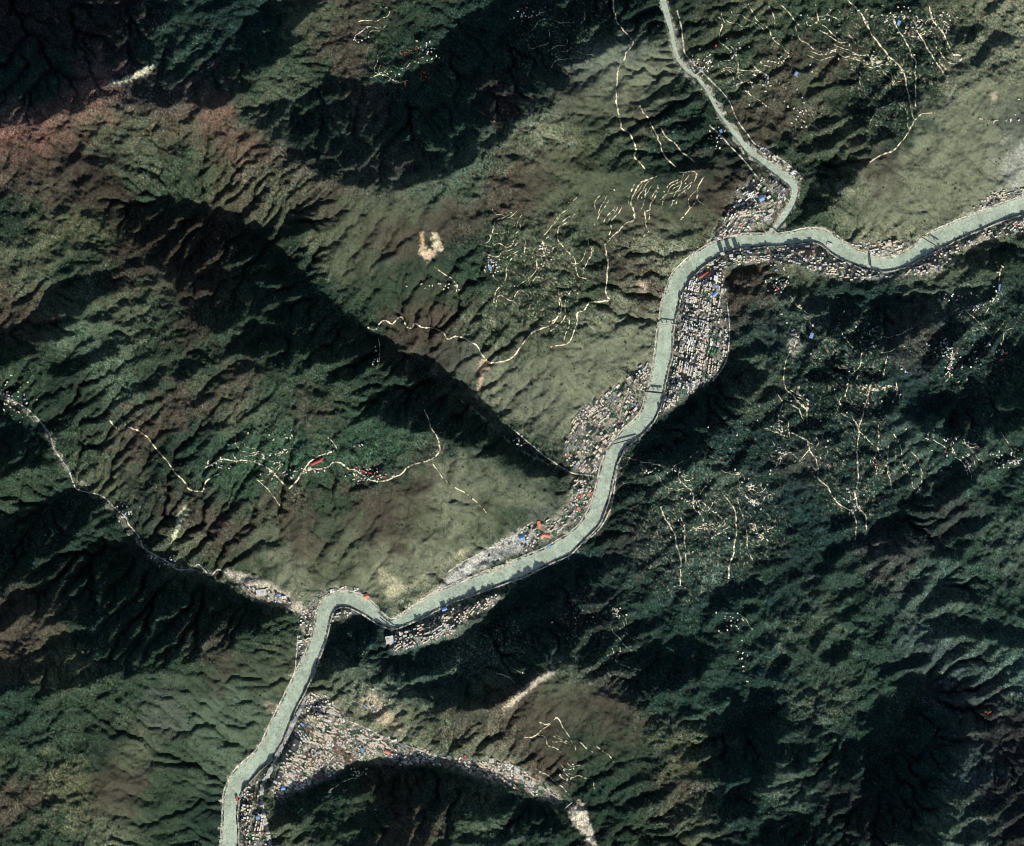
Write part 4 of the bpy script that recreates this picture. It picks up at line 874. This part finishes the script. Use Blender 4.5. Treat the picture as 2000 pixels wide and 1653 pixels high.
for (a0, b0, a1, b1), cnt in (((950,400,1170,560),16),((1190,340,1420,460),12),((1500,10,1720,140),12),((1700,10,1860,200),12),((1280,940,1500,1080),18),((1500,620,1760,900),18),((1720,820,1880,940),12),
        ((1400,20,1560,200),8),((1440,860,1600,960),6),((1060,1400,1180,1520),7),((1840,560,1990,760),8),((420,850,640,960),8),((1130,1190,1260,1300),6),((700,40,860,180),6),((1020,20,1160,120),5)):
    for _ in range(max(2, (cnt*2)//5)):
        u, v = random.uniform(a0, a1), random.uniform(b0, b1); m_ = random.randint(3, 6); sp_ = random.uniform(7, 12)
        for q_ in range(m_):
            if not (a0-20 < u < a1+20 and b0-20 < v < b1+20): break
            pts = contour_track(u+random.gauss(0, 4), v+random.gauss(0, 4), random.randint(6, 20), random.choice((0, 0, .08)))
            if len(pts) > 5:
                road('farm_track', pts, random.choice((4.5, 5.5, 6.5)), MATR['farm_track'], wob=.9); TRACKPTS += pts[1:-1]
            i = int((v-V0)/STEP); j = int((u-U0)/STEP)
            if not (2 < i < h.shape[0]-2 and 2 < j < h.shape[1]-2): break
            g = math.hypot(GU[i, j], GV[i, j])+1e-6; u += GU[i, j]/g*sp_; v += GV[i, j]/g*sp_
for off in (4.0, -4.0):
    q = offset_line(RIV, off)
    road('riverside_road', q[::2], 10, MATR['valley_road'], sm=False, wob=0)

# ------------------------------------------------------------------ buildings
ROOFS = {
 'tan': (214, 202, 178), 'pale grey': (196, 194, 186), 'white': (226, 224, 216), 'grey': (132, 134, 132), 'dark grey': (70, 74, 78),
 'brown': (128, 98, 78), 'blue': (112, 146, 190), 'red': (176, 72, 70), 'orange': (206, 124, 96), 'green': (70, 120, 92)}
MROOF = {k: plain(k.replace(' ', '_')+'_roof', c, .8, .12, .22) for k, c in ROOFS.items()}
MWALL = {'cream': plain('cream_render', (190, 178, 156), .9), 'grey': plain('grey_render', (140, 140, 136), .9), 'white': plain('white_render', (205, 202, 194), .9)}
MDARK = plain('water_tank_steel', (60, 64, 68), .6)
def wts(d): return list(d.keys()), list(d.values())
PAL = {'tan': 26, 'pale grey': 20, 'white': 13, 'grey': 17, 'dark grey': 12, 'brown': 1, 'blue': .8, 'red': .5, 'orange': .5, 'green': 1.0}
PAL_VILLAGE = {'tan': 30, 'pale grey': 25, 'white': 9, 'grey': 22, 'dark grey': 12, 'blue': 1.4, 'red': 1.6, 'brown': 4}
PAL_TAN = {'tan': 50, 'pale grey': 20, 'white': 10, 'brown': 10, 'grey': 10, 'orange': .4, 'blue': .8, 'red': .4}
# (u, v, length m, width m, height m, turn deg, roof, kind, label)
NOTED = [
 (1019,1051,44,34,10,15,'blue','big blue shed roof beside the riverside railway yard'),
 (1053,1026,26,62,12,10,'orange','upright orange roofed hall north of the lower river reach'),
 (1067,1046,62,28,12,-6,'orange','long orange roofed hall just above the river, below the upright one'),
 (1073,1067,18,38,9,8,'blue','narrow blue shed at the water edge of the gravel riverside town'),
 (1132,970,26,22,12,20,'red','bright red roofed building in the strip town beside the straight reach'),
 (1133,980,22,30,10,10,'green','small green roofed building just below the bright red roof'),
 (1130,994,30,24,12,-20,'orange','salmon roofed building in the strip town west of the straight reach'),
 (1151,965,18,26,12,10,'orange','little orange roof on the west bank beside the straight reach'),
 (1115,890,20,18,12,10,'orange','small orange roof at the left edge of the west bank town'),
 (1487,388,40,44,14,30,'blue','largest blue roof in the town at the river fork'),
 (1396,575,50,26,12,40,'blue','large slanting blue roof at the top of the main town'),
 (1400,560,26,26,10,10,'blue','smaller blue roof next to the slanting one atop the main town'),
 (1374,537,88,12,9,32,'red','long thin red stand along the sports ground under the bridge bend'),
 (618,903,84,22,9,24,'red','large crimson roof on the green hillside village west of the ridge road'),
 (628,897,34,14,8,24,'red','short crimson roof at the upper end of the large crimson one'),
 (696,913,22,10,8,-30,'red','crimson roof starting the red row above the hillside village'),
 (710,920,34,10,8,-25,'red','crimson roof second along the red row above the hillside village'),
 (724,925,30,10,8,-20,'red','crimson roof third along the red row above the hillside village'),
 (738,930,26,10,8,-12,'red','crimson roof fourth along the red row above the hillside village'),
 (751,932,28,10,8,-5,'red','crimson roof ending the red row, where the village road goes on'),
 (577,1456,44,88,12,-22,'dark grey','dark oval roofed hall in the fan town near the highway'),
 (546,1518,38,70,14,-14,'dark grey','dark slab building at the highway end of the fan town'),
 (553,1540,32,40,12,10,'blue','dull blue hall at the foot of the dark slab building'),
 (757,1469,44,22,10,-20,'orange','orange roofed hall at the narrow neck of the fan town'),
 (708,1466,20,38,12,10,'blue','blue roofed hall near the narrow neck of the fan town'),
 (591,1415,34,16,9,-35,'blue','blue shed among the northern rows of the fan town'),
 (603,1419,24,14,9,-35,'blue','second blue shed down the same row of the fan town'),
 (590,1469,26,26,10,10,'green','green topped building in the middle of the fan town'),
 (770,1447,42,16,9,10,'white','pale blue-white shed on the hill side of the fan neck'),
 (908,1478,18,22,9,0,'red','small red roof on the upper edge of the fan tail'),
 (960,1468+18,34,34,12,0,'pale grey','round-looking pale hall in the fan tail'),
 (714,1380,38,12,7,-40,'blue','long bright blue shed on the quarried spur above the fan town'),
 (728,1385,26,12,7,-40,'blue','short blue shed beside the long one on the quarried spur'),
 (761,1250,60,60,10,10,'pale grey','wide pale blue-grey depot roof at the left end of the south strip'),
 (868,1190,40,26,10,20,'blue','blue-white roof in the strip below the lower river reach'),
 (648,1155,30,26,12,10,'white','white block on the outside of the hooked river bend'),
 (715,1165,36,34,10,20,'orange','cream-orange yard building on the outer bank of the hooked bend'),
 (545,1163,26,22,9,10,'blue','blue shed in the depot at the side valley mouth'),
 (510,1158,80,50,8,5,'pale grey','broad pale slab roof of the depot at the side valley mouth'),
 (555,1145+22,34,20,10,10,'white','white shed next to the blue one at the side valley mouth'),
 (1620,478,40,26,14,-20,'pale grey','pale hall on the curve across from the green promontory'),
 (1735,478,48,30,13,5,'tan','walled tan compound roof on the river bulge settlement'),
 (1668,481,20,16,10,0,'red','pink-red roof at the left tip of the river bulge settlement'),
 (1516,528,22,16,9,20,'blue','light blue roof on the slope under the south bank town'),
 (1517,566,16,16,9,20,'red','small red roof on the slope under the south bank town'),
 (1585,656,26,44,11,-20,'blue','pair-like blue and white hall on the dark eastern hillside'),
 (1952,562,10,52,7,-8,'blue','long thin blue shed strip on the far right hillside'),
 (1965,690,26,16,9,30,'red','bright red roof in the large village by the right edge'),
 (1956,703,20,14,9,30,'red','second red roof just below the brighter one by the right edge'),
 (1555,145,24,34,9,-30,'blue','bright sky blue roof on the upper right terraces'),
 (1755,46,24,40,11,-20,'blue','blue roof among the hill village at the top right'),
 (1399,90,16,16,9,0,'red','red roof beside the upper tributary terraces'),
 (1356,138,18,14,9,0,'blue','blue roof in the cluster above the tributary'),
 (1408,257,22,28,10,20,'blue','blue roofed hall on the west bank of the tributary'),
 (957,523,24,34,9,20,'blue','blue and white roof in the lone village among dark woods'),
 (463,1560,16,36,12,8,'red','narrow red roof at the water edge of the bottom town'),
 (504,1598,30,26,11,8,'blue','blue roof by the highway in the bottom edge town'),
 (1240,790,16,16,10,30,'blue','deep blue roof in the northern part of the west bank town'),
]
TOWER = [(1411,496),(1428,500),(1444,502)]
TOWNINFO = {
 'central': ('main town east of river', 1.0, PAL, 78, 4.1), 'confluence': ('town at the river fork', .95, PAL, 40, 4.8),
 'north_strip': ('strip by the tributary hook', .9, PAL, 40, 4.2), 'south_bank': ('south bank town', .9, PAL, 8, 4.8),
 'island': ('river bulge settlement', .9, PAL_TAN, 5, 4.6), 'east_end': ('right-hand riverside town', .85, PAL, 25, 4.4),
 'far_east': ('town on the upper right bank', .95, PAL, 15, 4.6), 'west_bank': ('west bank town', .88, PAL, 50, 4.1),
 'mid_bank': ('gravel riverside town', .62, PAL, 40, 4.8), 'south_strip': ('strip under the lower reach', .95, PAL_TAN, 30, 4.6),
 'bend': ('village on the hooked bend', .85, PAL, 20, 4.6), 'inner_bend': ('cluster inside the hooked bend', .7, PAL_TAN, 10, 5.0),
 'valley_mouth': ('side valley mouth', .6, PAL, -30, 5.0), 'fan': ('fan town', .95, PAL_TAN, -33, 4.2), 'south_end': ('bottom edge town', .8, PAL_TAN, 80, 4.9)}
VILLAGES = [  # u, v, count, spread u, spread v, phrase
 (722,932,44,24,7,'long hillside village below the ridge road'),(715,918,10,16,3,'upper row of the hillside village'),(960,520,26,10,14,'lone village among dark woods'),
 (610,918,14,22,5,'lower hillside village lane'),(572,928,10,10,8,'hamlet at the road fork'),(555,850,9,30,10,'scattered green slope farms'),(700,870,6,10,3,'farm above the hillside village'),
 (1365,125,46,22,14,'cluster above the tributary'),(1420,85,16,20,16,'upper tributary terraces'),(1720,22,60,50,16,'top edge hill village'),(1755,45,34,16,20,'top right hill village'),
 (1545,160,22,30,24,'upper right terraces'),(1560,225,24,20,18,'slope above the tributary hook'),(1850,40,18,14,16,'top right field edge'),(1640,55,16,40,20,'top terrace farms'),
 (1520,545,44,14,26,'slope under the south bank town'),(1400,260,16,14,20,'tributary west bank'),(1905,700,90,42,18,'large right edge village'),(1970,900,60,24,16,'village at the right margin'),
 (1840,885,60,34,22,'eastern terrace village'),(1665,970,44,14,22,'village on the forked hill road'),(1930,560,36,24,26,'right hillside hamlet'),(1870,580,18,36,8,'shaded spur hamlet'),
 (1600,700,20,36,40,'dark hillside farms'),(1480,1000,30,24,20,'eastern mid-slope hamlet'),(1330,1040,24,30,50,'switchback slope farms'),(1430,1215,20,16,14,'lower eastern hamlet'),
 (1450,1290,10,10,30,'southern track hamlet'),(1130,1210,24,50,10,'shaded terrace farms'),(1290,920,12,30,6,'shadow edge cottages'),(1460,850,30,50,30,'dark terrace farms'),
 (835,100,22,18,16,'northern ridge village'),(690,85,12,16,24,'northern lane hamlet'),(755,170,16,20,16,'northern hollow farms'),(1035,30,22,24,12,'top edge wooded hamlet'),
 (1050,520,12,24,18,'loop road farms'),(870,560,16,40,5,'contour lane farms'),(430,905,12,24,8,'western fork farms'),(320,1095,22,18,10,'narrow side valley village'),
 (240,1005,8,10,6,'upper side valley yard'),(20,760,16,30,16,'left edge gully farms'),(1500,940,12,30,20,'scattered mid-slope farms'),(1960,215,16,30,20,'right edge quarry farms'),
 (1010,860,8,10,8,'stream mouth hamlet'),(1100,1500,12,30,14,'tail of the fan track'),(740,1370,16,20,16,'quarried spur'),(700,1512,16,14,6,'shadow foot hamlet'),(1700,720,70,110,60,'upper eastern slope farms'),(1650,860,50,90,60,'middle eastern slope farms'),(1600,620,30,70,36,'farms below the south bank town'),(1400,1000,50,90,60,'near eastern slope farms'),
 (1700,90,70,110,60,'top right terraced slope'),(1490,120,40,50,60,'slope east of the tributary'),(1500,200,24,40,24,'lower tributary slope'),(1270,380,24,70,30,'slope left of the fork'),(1060,540,20,60,50,'centre terraces'),
 (25,790,30,24,22,'left edge valley hamlet'),(235,1000,14,20,12,'upper side valley yard'),(560,900,22,60,20,'blue-green hillside fields'),(480,870,12,40,16,'western green fields'),(1840,720,30,60,30,'right edge terraces'),
 (1320,1050,30,50,60,'near switchback fields'),(1500,1060,16,30,24,'lower mid-slope farms'),(735,700,10,6,14,'saddle lane cottages'),(1930,420,0,1,1,'')]
def box_faces(o): return [(o, o+1, o+5, o+4), (o+1, o+2, o+6, o+5), (o+2, o+3, o+7, o+6), (o+3, o, o+4, o+7)]
def footprint(u, v, L_, Wd_, deg):
    a = R(deg); ca, sa = math.cos(a), math.sin(a); x, y = W(u, v)
    return [(x+ca*sx*L_/2-sa*sy*Wd_/2, y+sa*sx*L_/2+ca*sy*Wd_/2) for sx, sy in ((-1, -1), (1, -1), (1, 1), (-1, 1))]
def base_z(u, v, L_, Wd_, deg):
    q = footprint(u, v, L_, Wd_, deg)
    z = [ga(x/M+CU, CV-y/M) for x, y in q]
    return min(z), max(z)
def river_clear(u, v, r=2.0):
    d1 = np.hypot(RIV[:, 0]-u, RIV[:, 1]-v)-RIV[:, 2]/2; d2 = np.hypot(TRI[:, 0]-u, TRI[:, 1]-v)-TRI[:, 2]/2
    return min(d1.min(), d2.min()) > r
def in_poly(u, v, poly):
    s = False; n = len(poly)
    for i in range(n):
        x0, y0 = poly[i]; x1, y1 = poly[(i+1) % n]
        if (y0 > v) != (y1 > v) and u < (x1-x0)*(v-y0)/(y1-y0)+x0: s = not s
    return s
def seg_d(u, v, p, q):
    dx, dy = q[0]-p[0], q[1]-p[1]; t = max(0, min(1, ((u-p[0])*dx+(v-p[1])*dy)/(dx*dx+dy*dy+1e-9)))
    return math.hypot(u-p[0]-t*dx, v-p[1]-t*dy)
BLD = []   # dict per building
occupied = [(n[0], n[1], max(n[2], n[3])/M/2) for n in NOTED]+[(u, v, 5) for u, v in TOWER]
def free(u, v, r):
    return all((u-a)**2+(v-b)**2 > (r+c)**2*.8 for a, b, c in occupied)
for nm, (phrase, fill, pal, ang, sp) in TOWNINFO.items():
    poly = TOWNS[nm]; a = np.array(poly); cu, cv = a.mean(0); ra = R(ang); ks, wsx = wts(pal)
    nr = 60; blocks = {}; pe = np.vstack([a, a[:1]])
    for i in range(-nr, nr):
        for j in range(-nr, nr):
            bi = (i+j//6)//6; bj = (j+i//9)//5
            if (i+j//6) % 6 == 0 or (j+i//9) % 5 == 0: continue
            du, dv = i*sp, j*sp*.9
            u = cu+du*math.cos(ra)+dv*math.sin(ra)+7*math.sin(dv*.05+ang)+4*math.sin(dv*.13); v = cv-du*math.sin(ra)+dv*math.cos(ra)+6*math.sin(du*.06)+3*math.sin(du*.15+ang)
            if not (-60 < u < 2060 and -40 < v < 1700) or not in_poly(u, v, poly): continue
            if (bi, bj) not in blocks:
                q = random.random(); blocks[(bi, bj)] = dict(kind='park' if q < .09 else 'big' if q < .15 else 'rows' if q < .55 else 'mixed', roof=random.choices(ks, wsx)[0], h=random.choice((7, 9, 12, 15, 18)) if nm != 'fan' else random.choice((6, 8, 10)), t=random.gauss(0, 7))
            B = blocks[(bi, bj)]
            if nm == 'mid_bank' and u < 1015 and random.random() < .78: continue
            ed = min(seg_d(u, v, pe[k], pe[k+1]) for k in range(len(a)))
            if random.random() > fill*min(1, .35+ed/9) or not river_clear(u, v, 3.5) or not free(u, v, 1.8): continue
            if B['kind'] == 'park':
                if random.random() < .8: continue
            if B['kind'] == 'big':
                if (i % 2 or j % 2): continue
                L_, Wd_ = random.uniform(22, 38), random.uniform(14, 20)
            elif B['kind'] == 'rows':
                if j % 2 and random.random() < .35: continue
                L_, Wd_ = random.uniform(17, 21), random.uniform(9, 11)
            else:
                L_, Wd_ = random.choice((11, 13, 16, 20)), random.uniform(9, 13)
            js = .3 if B['kind'] == 'rows' else .9
            BLD.append(dict(u=u+random.gauss(0, js), v=v+random.gauss(0, js), L=L_, W=Wd_, h=B['h']*random.uniform(.6, 1.0), a=ang+B['t']+(random.gauss(0, 5)+(90 if random.random() < .3 else 0) if B['kind'] == 'mixed' else 0),
                            roof=B['roof'] if random.random() < (.75 if B['kind'] == 'rows' else .25) and B['roof'] not in ('blue', 'red', 'orange') else random.choices(ks, wsx)[0], area=phrase, village=False))
ks, wsx = wts(PAL_VILLAGE)
for u0, v0, n, su, sv, phrase in VILLAGES:
    loc = [p for p in TRACKPTS if abs(p[0]-u0) < su*1.5+4 and abs(p[1]-v0) < sv*1.5+4] if su*sv > 300 else []
    for _ in range(int(n*(.75 if loc else 1))):
        for _t in range(6):
            u = random.gauss(u0, su*.7); v = random.gauss(v0, sv*.7)
            if loc and random.random() < .8: p_ = random.choice(loc); u = p_[0]+random.gauss(0, 3); v = p_[1]+random.gauss(0, 3)
            if river_clear(u, v, 4) and free(u, v, 1.5) and not any((u-b['u'])**2+(v-b['v'])**2 < 9 for b in BLD[-60:]): break
        else: continue
        BLD.append(dict(u=u, v=v, L=random.uniform(8, 18), W=random.uniform(7, 10), h=random.choice((5, 6, 7, 8)), a=random.uniform(0, 180), roof=random.choices(ks, wsx)[0], area=phrase, village=True))
print('buildings', len(BLD))

def body(u, v, L_, Wd_, hgt, deg, gable=False):
    """local-space wall and roof geometry, origin on the ground"""
    z0, z1 = base_z(u, v, L_, Wd_, deg)
    d = -(z1-z0)-2
    a, b = L_/2, Wd_/2
    w = [(-a, -b, d), (a, -b, d), (a, b, d), (-a, b, d), (-a, -b, hgt), (a, -b, hgt), (a, b, hgt), (-a, b, hgt)]
    wf = box_faces(0)
    if gable:
        r = hgt+Wd_*.22; e = .6
        w += [(-a, 0, r), (a, 0, r)]; wf += [(4, 8, 7), (5, 6, 9)]
        rf = [(-a-e, -b-e, hgt-.2), (a+e, -b-e, hgt-.2), (a+e, 0, r+.5), (-a-e, 0, r+.5), (a+e, b+e, hgt-.2), (-a-e, b+e, hgt-.2)]
        rff = [(0, 1, 2, 3), (3, 2, 4, 5)]
    else:
        e = .35; t = 1.0
        rf = [(-a-e, -b-e, hgt-.1), (a+e, -b-e, hgt-.1), (a+e, b+e, hgt-.1), (-a-e, b+e, hgt-.1), (-a-e, -b-e, hgt+t), (a+e, -b-e, hgt+t), (a+e, b+e, hgt+t), (-a-e, b+e, hgt+t),
              (-a+.4, -b+.4, hgt+t), (a-.4, -b+.4, hgt+t), (a-.4, b-.4, hgt+t), (-a+.4, b-.4, hgt+t), (-a+.4, -b+.4, hgt+.2), (a-.4, -b+.4, hgt+.2), (a-.4, b-.4, hgt+.2), (-a+.4, b-.4, hgt+.2)]
        rff = box_faces(0)+[(4, 5, 9, 8), (5, 6, 10, 9), (6, 7, 11, 10), (7, 4, 8, 11), (9, 13, 12, 8), (10, 14, 13, 9), (11, 15, 14, 10), (8, 12, 15, 11), (12, 13, 14, 15)]
    return z1, w, wf, rf, rff
def make_building(u, v, L_, Wd_, hgt, deg, roof, label, group=None, name='building', cat='building', gable=False):
    z, w, wf, rf, rff = body(u, v, L_, Wd_, hgt, deg, gable)
    e = bpy.data.objects.new(name, None); scene.collection.objects.link(e)
    x, y = W(u, v); e.location = (x, y, z); e.rotation_euler = (0, 0, R(deg)); e.empty_display_size = 5
    tag(e, label, cat, group)
    link_mesh('wall', w, wf, MWALL[random.choice(('cream', 'grey', 'white'))], e)
    link_mesh('roof', rf, rff, MROOF[roof], e)
    if not gable and L_ > 16:
        s = min(L_, Wd_)*.18; ox = L_*random.uniform(-.25, .25)
        t = hgt+.2; k = 3.2
        hv = [(ox-s, -s, t), (ox+s, -s, t), (ox+s, s, t), (ox-s, s, t), (ox-s, -s, t+k), (ox+s, -s, t+k), (ox+s, s, t+k), (ox-s, s, t+k)]
        link_mesh('stair_hut', hv, box_faces(0)+[(4, 5, 6, 7)], MWALL['cream'], e)
    return e
for u, v, L_, Wd_, hgt, deg, roof, label in NOTED:
    make_building(u, v, L_, Wd_, hgt, deg, roof, label, gable=roof in ('blue', 'red', 'orange') and L_ > 30, cat='shed' if 'shed' in label else 'building')
for k, (u, v) in enumerate(TOWER):
    make_building(u, v, 30, 22, 62, 12, 'pale grey', ('leftmost', 'middle', 'rightmost')[k]+' of three tall tower blocks casting shadows over the river bend', 'three tower blocks on the south bank', 'tower_block', 'tower block')
for b in BLD: b['score'] = b['L']*b['W']*b['h']**.5*(1.3 if b['roof'] in ('blue', 'red', 'orange', 'green') else 1)*(1.5 if b['village'] else 1)*random.uniform(.7, 1.3)
inview = [b for b in BLD if 4 < b['u'] < 1996 and 4 < b['v'] < 1649]
inview.sort(key=lambda b: -b['score'])
N_IND = 300-len(NOTED)-len(TOWER)
chosen = inview[:N_IND]; cid = {id(b) for b in chosen}
def form(b):
    r = b['L']/b['W']
    return ('tall ' if b['h'] >= 15 else 'low ' if b['h'] <= 8 else '')+('long' if r > 1.75 else 'squarish' if r < 1.3 else 'oblong')
ORD = ['northernmost', 'second from north', 'third from north', 'fourth from north', 'fifth from north', 'sixth from north', 'seventh from north', 'eighth from north', 'ninth from north', 'tenth from north', 'eleventh from north', 'twelfth from north']
buck = {}
for b in chosen: buck.setdefault((b['area'], b['roof'], form(b)), []).append(b)
for (area, roof, fm), lst in buck.items():
    lst.sort(key=lambda b: b['v'])
    for k, b in enumerate(lst):
        base = f"{fm} building with {roof} roof in the {area}"
        if len(lst) > 1: base += ', '+ORD[min(k, 11)]+' of its like'
        words = base.split()
        if len(words) > 16: base = f"{fm} {roof} roofed building, {area}, "+(ORD[min(k, 11)] if len(lst) > 1 else 'only one')
        make_building(b['u'], b['v'], b['L'], b['W'], b['h'], b['a'], b['roof'], base, 'buildings of the '+area, name='house' if b['village'] else 'building', cat='house' if b['village'] else 'building', gable=b['village'])
# the rest of the town fabric: more roofs than can be told apart
V = []; F = []; FM = []; mats = list(MROOF.values())+[MWALL['cream']]; mi = {k: i for i, k in enumerate(MROOF)}
for b in BLD:
    if id(b) in cid: continue
    z, w, wf, rf, rff = body(b['u'], b['v'], b['L'], b['W'], b['h'], b['a'], b['village'])
    x, y = W(b['u'], b['v']); ca, sa = math.cos(R(b['a'])), math.sin(R(b['a']))
    for vs_, fs_, m_ in ((w, wf, len(mats)-1), (rf, rff, mi[b['roof']])):
        o = len(V); V += [(x+p[0]*ca-p[1]*sa, y+p[0]*sa+p[1]*ca, z+p[2]) for p in vs_]; F += [tuple(i+o for i in f) for f in fs_]; FM += [m_]*len(fs_)
tag(link_mesh('town_houses', V, F, None, mats=mats, fmat=FM), 'countless small pale and dark roofed houses packed through every riverside town', 'houses', kind='stuff')

# ------------------------------------------------------------------ bridges and the check dam
MCON = plain('bridge_concrete', (186, 182, 170), .85, .05, .12); MPIER = plain('pier_concrete', (120, 118, 110), .9, .05, .12); MSHADE = plain('deck_shade', (38, 44, 50), .6, .05, .1)  # dark deck colour stands in for the bridges' shadows on the water
def bridge(p0, p1, width, label, mat, zoff=3.0, npier=3):
    x0, y0 = W(*p0); x1, y1 = W(*p1); L_ = math.hypot(x1-x0, y1-y0); ang = math.atan2(y1-y0, x1-x0)
    um, vm = (p0[0]+p1[0])/2, (p0[1]+p1[1])/2
    z = max(ga(*p0), ga(*p1))+zoff
    e = bpy.data.objects.new('bridge', None); scene.collection.objects.link(e)
    e.location = ((x0+x1)/2, (y0+y1)/2, z); e.rotation_euler = (0, 0, ang); tag(e, label, 'bridge')
    def bx(name, cx, cy, cz, a, b, c, m):
        v = [(cx+sx*a/2, cy+sy*b/2, cz+sz*c/2) for sz in (-1, 1) for sx, sy in ((-1, -1), (1, -1), (1, 1), (-1, 1))]
        link_mesh(name, v, box_faces(0)+[(4, 5, 6, 7), (3, 2, 1, 0)], m, e)
    bx('deck', 0, 0, 0, L_, width, 1.6, mat)
    bx('parapet', 0, width/2-.4, 1.5, L_, .6, 1.4, MCON); bx('parapet', 0, -width/2+.4, 1.5, L_, .6, 1.4, MCON)
    for k in range(npier):
        bx('pier', -L_/2+L_*(k+1)/(npier+1), 0, -11, 3, width*.7, 20.4, MPIER)
    return e
bridge((1285,631),(1322,636),9,'slim bridge over the wide reach beside the main town, upper of two',MCON,9)
bridge((1260,764),(1296,768),15,'broad dark bridge crossing near the lower end of the main town',MSHADE,12)
bridge((1196,868),(1244,855),10,'slanting bridge under the big black mountain shadow',MSHADE,10)
bridge((1698,494),(1702,530),10,'bridge joining the river bulge settlement to the south bank',MSHADE,14)
bridge((1798,462),(1838,486),9,'diagonal footbridge right of the bulge settlement',MSHADE,12)
bridge((742,1206),(772,1230),9,'short bridge at the narrow throat between the hooked bend and lower reach',MSHADE,8,1)
bridge((1504,446),(1522,458),8,'small bridge over the tributary just above the fork',MCON,8,1)
bridge((1356,148),(1372,138),7,'little footbridge over the upper tributary by the cluster',MCON,6,1)
def dam():
    x0, y0 = W(1098,1584); x1, y1 = W(1128,1558); L_ = math.hypot(x1-x0, y1-y0); z = ga(1112,1572)
    e = bpy.data.objects.new('check_dam', None); scene.collection.objects.link(e)
    e.location = ((x0+x1)/2, (y0+y1)/2, z); e.rotation_euler = (0, 0, math.atan2(y1-y0, x1-x0)); tag(e, 'straight check dam wall holding back pale debris at the gully mouth', 'dam')
    a = L_/2
    v = [(-a, -10, -20), (a, -10, -20), (a, 9, -20), (-a, 9, -20), (-a, -2, 12), (a, -2, 12), (a, 2, 12), (-a, 2, 12)]
    link_mesh('dam_wall', v, box_faces(0)+[(4, 5, 6, 7)], MPIER, e)
    v = [(-a, -3, 12.1), (a, -3, 12.1), (a, 3, 12.1), (-a, 3, 12.1), (-a, -3, 13), (a, -3, 13), (a, 3, 13), (-a, 3, 13)]
    link_mesh('crest', v, box_faces(0)+[(4, 5, 6, 7)], MCON, e)
dam()

# ------------------------------------------------------------------ scrub and woodland: clumps of crowns
def woodland():
    wild = resample(noise(UU8.shape, 14, 1.6, seed=71), UU.shape)
    lum = cov.mean(-1)
    greenish = np.clip((cov[..., 1]/(cov[..., 0]+1e-4)-0.95)*2.2, 0.05, 1.2)
    p = greenish*np.clip(.75+.6*wild, .05, 2)*np.clip(1.3-lum*5, .1, 1.3)
    p *= (1-.75*sm)
    p[near < 1] = 0
    p[(UU < -20) | (UU > 2020) | (VV < -20) | (VV > 1675)] *= .15
    N = 150000
    c = np.cumsum(p.ravel()); idx = np.searchsorted(c, rng.random(N)*c[-1])
    u = UU.ravel()[idx]+rng.uniform(-1, 1, N); v = VV.ravel()[idx]+rng.uniform(-1, 1, N)
    z = ground_at(u, v); r = rng.gamma(6, .62, N)+2.0
    base = np.array([(1, 0, .1), (.31, .95, .0), (-.81, .59, .12), (-.81, -.59, 0), (.31, -.95, .1), (.05, .02, 1.0)])
    P = np.repeat(base[None], N, 0)*(1+.28*rng.standard_normal((N, 6, 1)))
    P = P*r[:, None, None]*np.array([1, 1, 1.25]); P[:, :5, 2] -= 1.5
    P[..., 0] += ((u-CU)*M)[:, None]; P[..., 1] += ((CV-v)*M)[:, None]; P[..., 2] += z[:, None]
    fb = np.array([(0, 1, 5), (1, 2, 5), (2, 3, 5), (3, 4, 5), (4, 0, 5)])
    Fq = (fb[None]+np.arange(N)[:, None, None]*6).reshape(-1, 3).astype(np.int32)
    me = bpy.data.meshes.new('scrub_woodland')
    me.vertices.add(N*6); me.vertices.foreach_set('co', P.reshape(-1).astype(np.float32))
    me.loops.add(Fq.size); me.loops.foreach_set('vertex_index', Fq.ravel())
    me.polygons.add(len(Fq)); me.polygons.foreach_set('loop_start', np.arange(0, Fq.size, 3, dtype=np.int32)); me.polygons.foreach_set('loop_total', np.full(len(Fq), 3, np.int32))
    me.update(calc_edges=True)
    ca = me.color_attributes.new('cover', 'FLOAT_COLOR', 'POINT')
    k = cov.reshape(-1, 3)[idx]*.55+lin((48, 70, 54))*.45
    k = k*np.exp(.35*rng.standard_normal((N, 1)))*np.exp(.12*rng.standard_normal((N, 3)))
    for au, av, ar, n_ in ((790,112,16,.5),(828,150,12,.5),(788,168,8,.4),(985,215,20,.55),(975,240,12,.4),(1925,1385,12,.5),(745,122,10,.4),(1030,210,10,.3),(810,98,8,.4)):
        mm = ((u-au)**2+(v-av)**2 < ar*ar) & (rng.random(N) < n_)
        k[mm] = lin((196, 118, 66))*rng.uniform(.6, 1.1, (mm.sum(), 1))
    ca.data.foreach_set('color', np.concatenate([np.repeat(k, 6, 0), np.ones((N*6, 1))], 1).astype(np.float32).ravel())
    m, nt, b = new_mat('foliage'); at = nt.nodes.new('ShaderNodeAttribute'); at.attribute_name = 'cover'
    nt.links.new(at.outputs['Color'], b.inputs['Base Color']); b.inputs['Roughness'].default_value = 1; b.inputs['Specular IOR Level'].default_value = 0
    me.materials.append(m)
    o = bpy.data.objects.new('scrub_woodland', me); scene.collection.objects.link(o)
    tag(o, 'dark green scrub and small trees scattered thickly over the mountainsides', 'woodland', kind='stuff')
woodland()
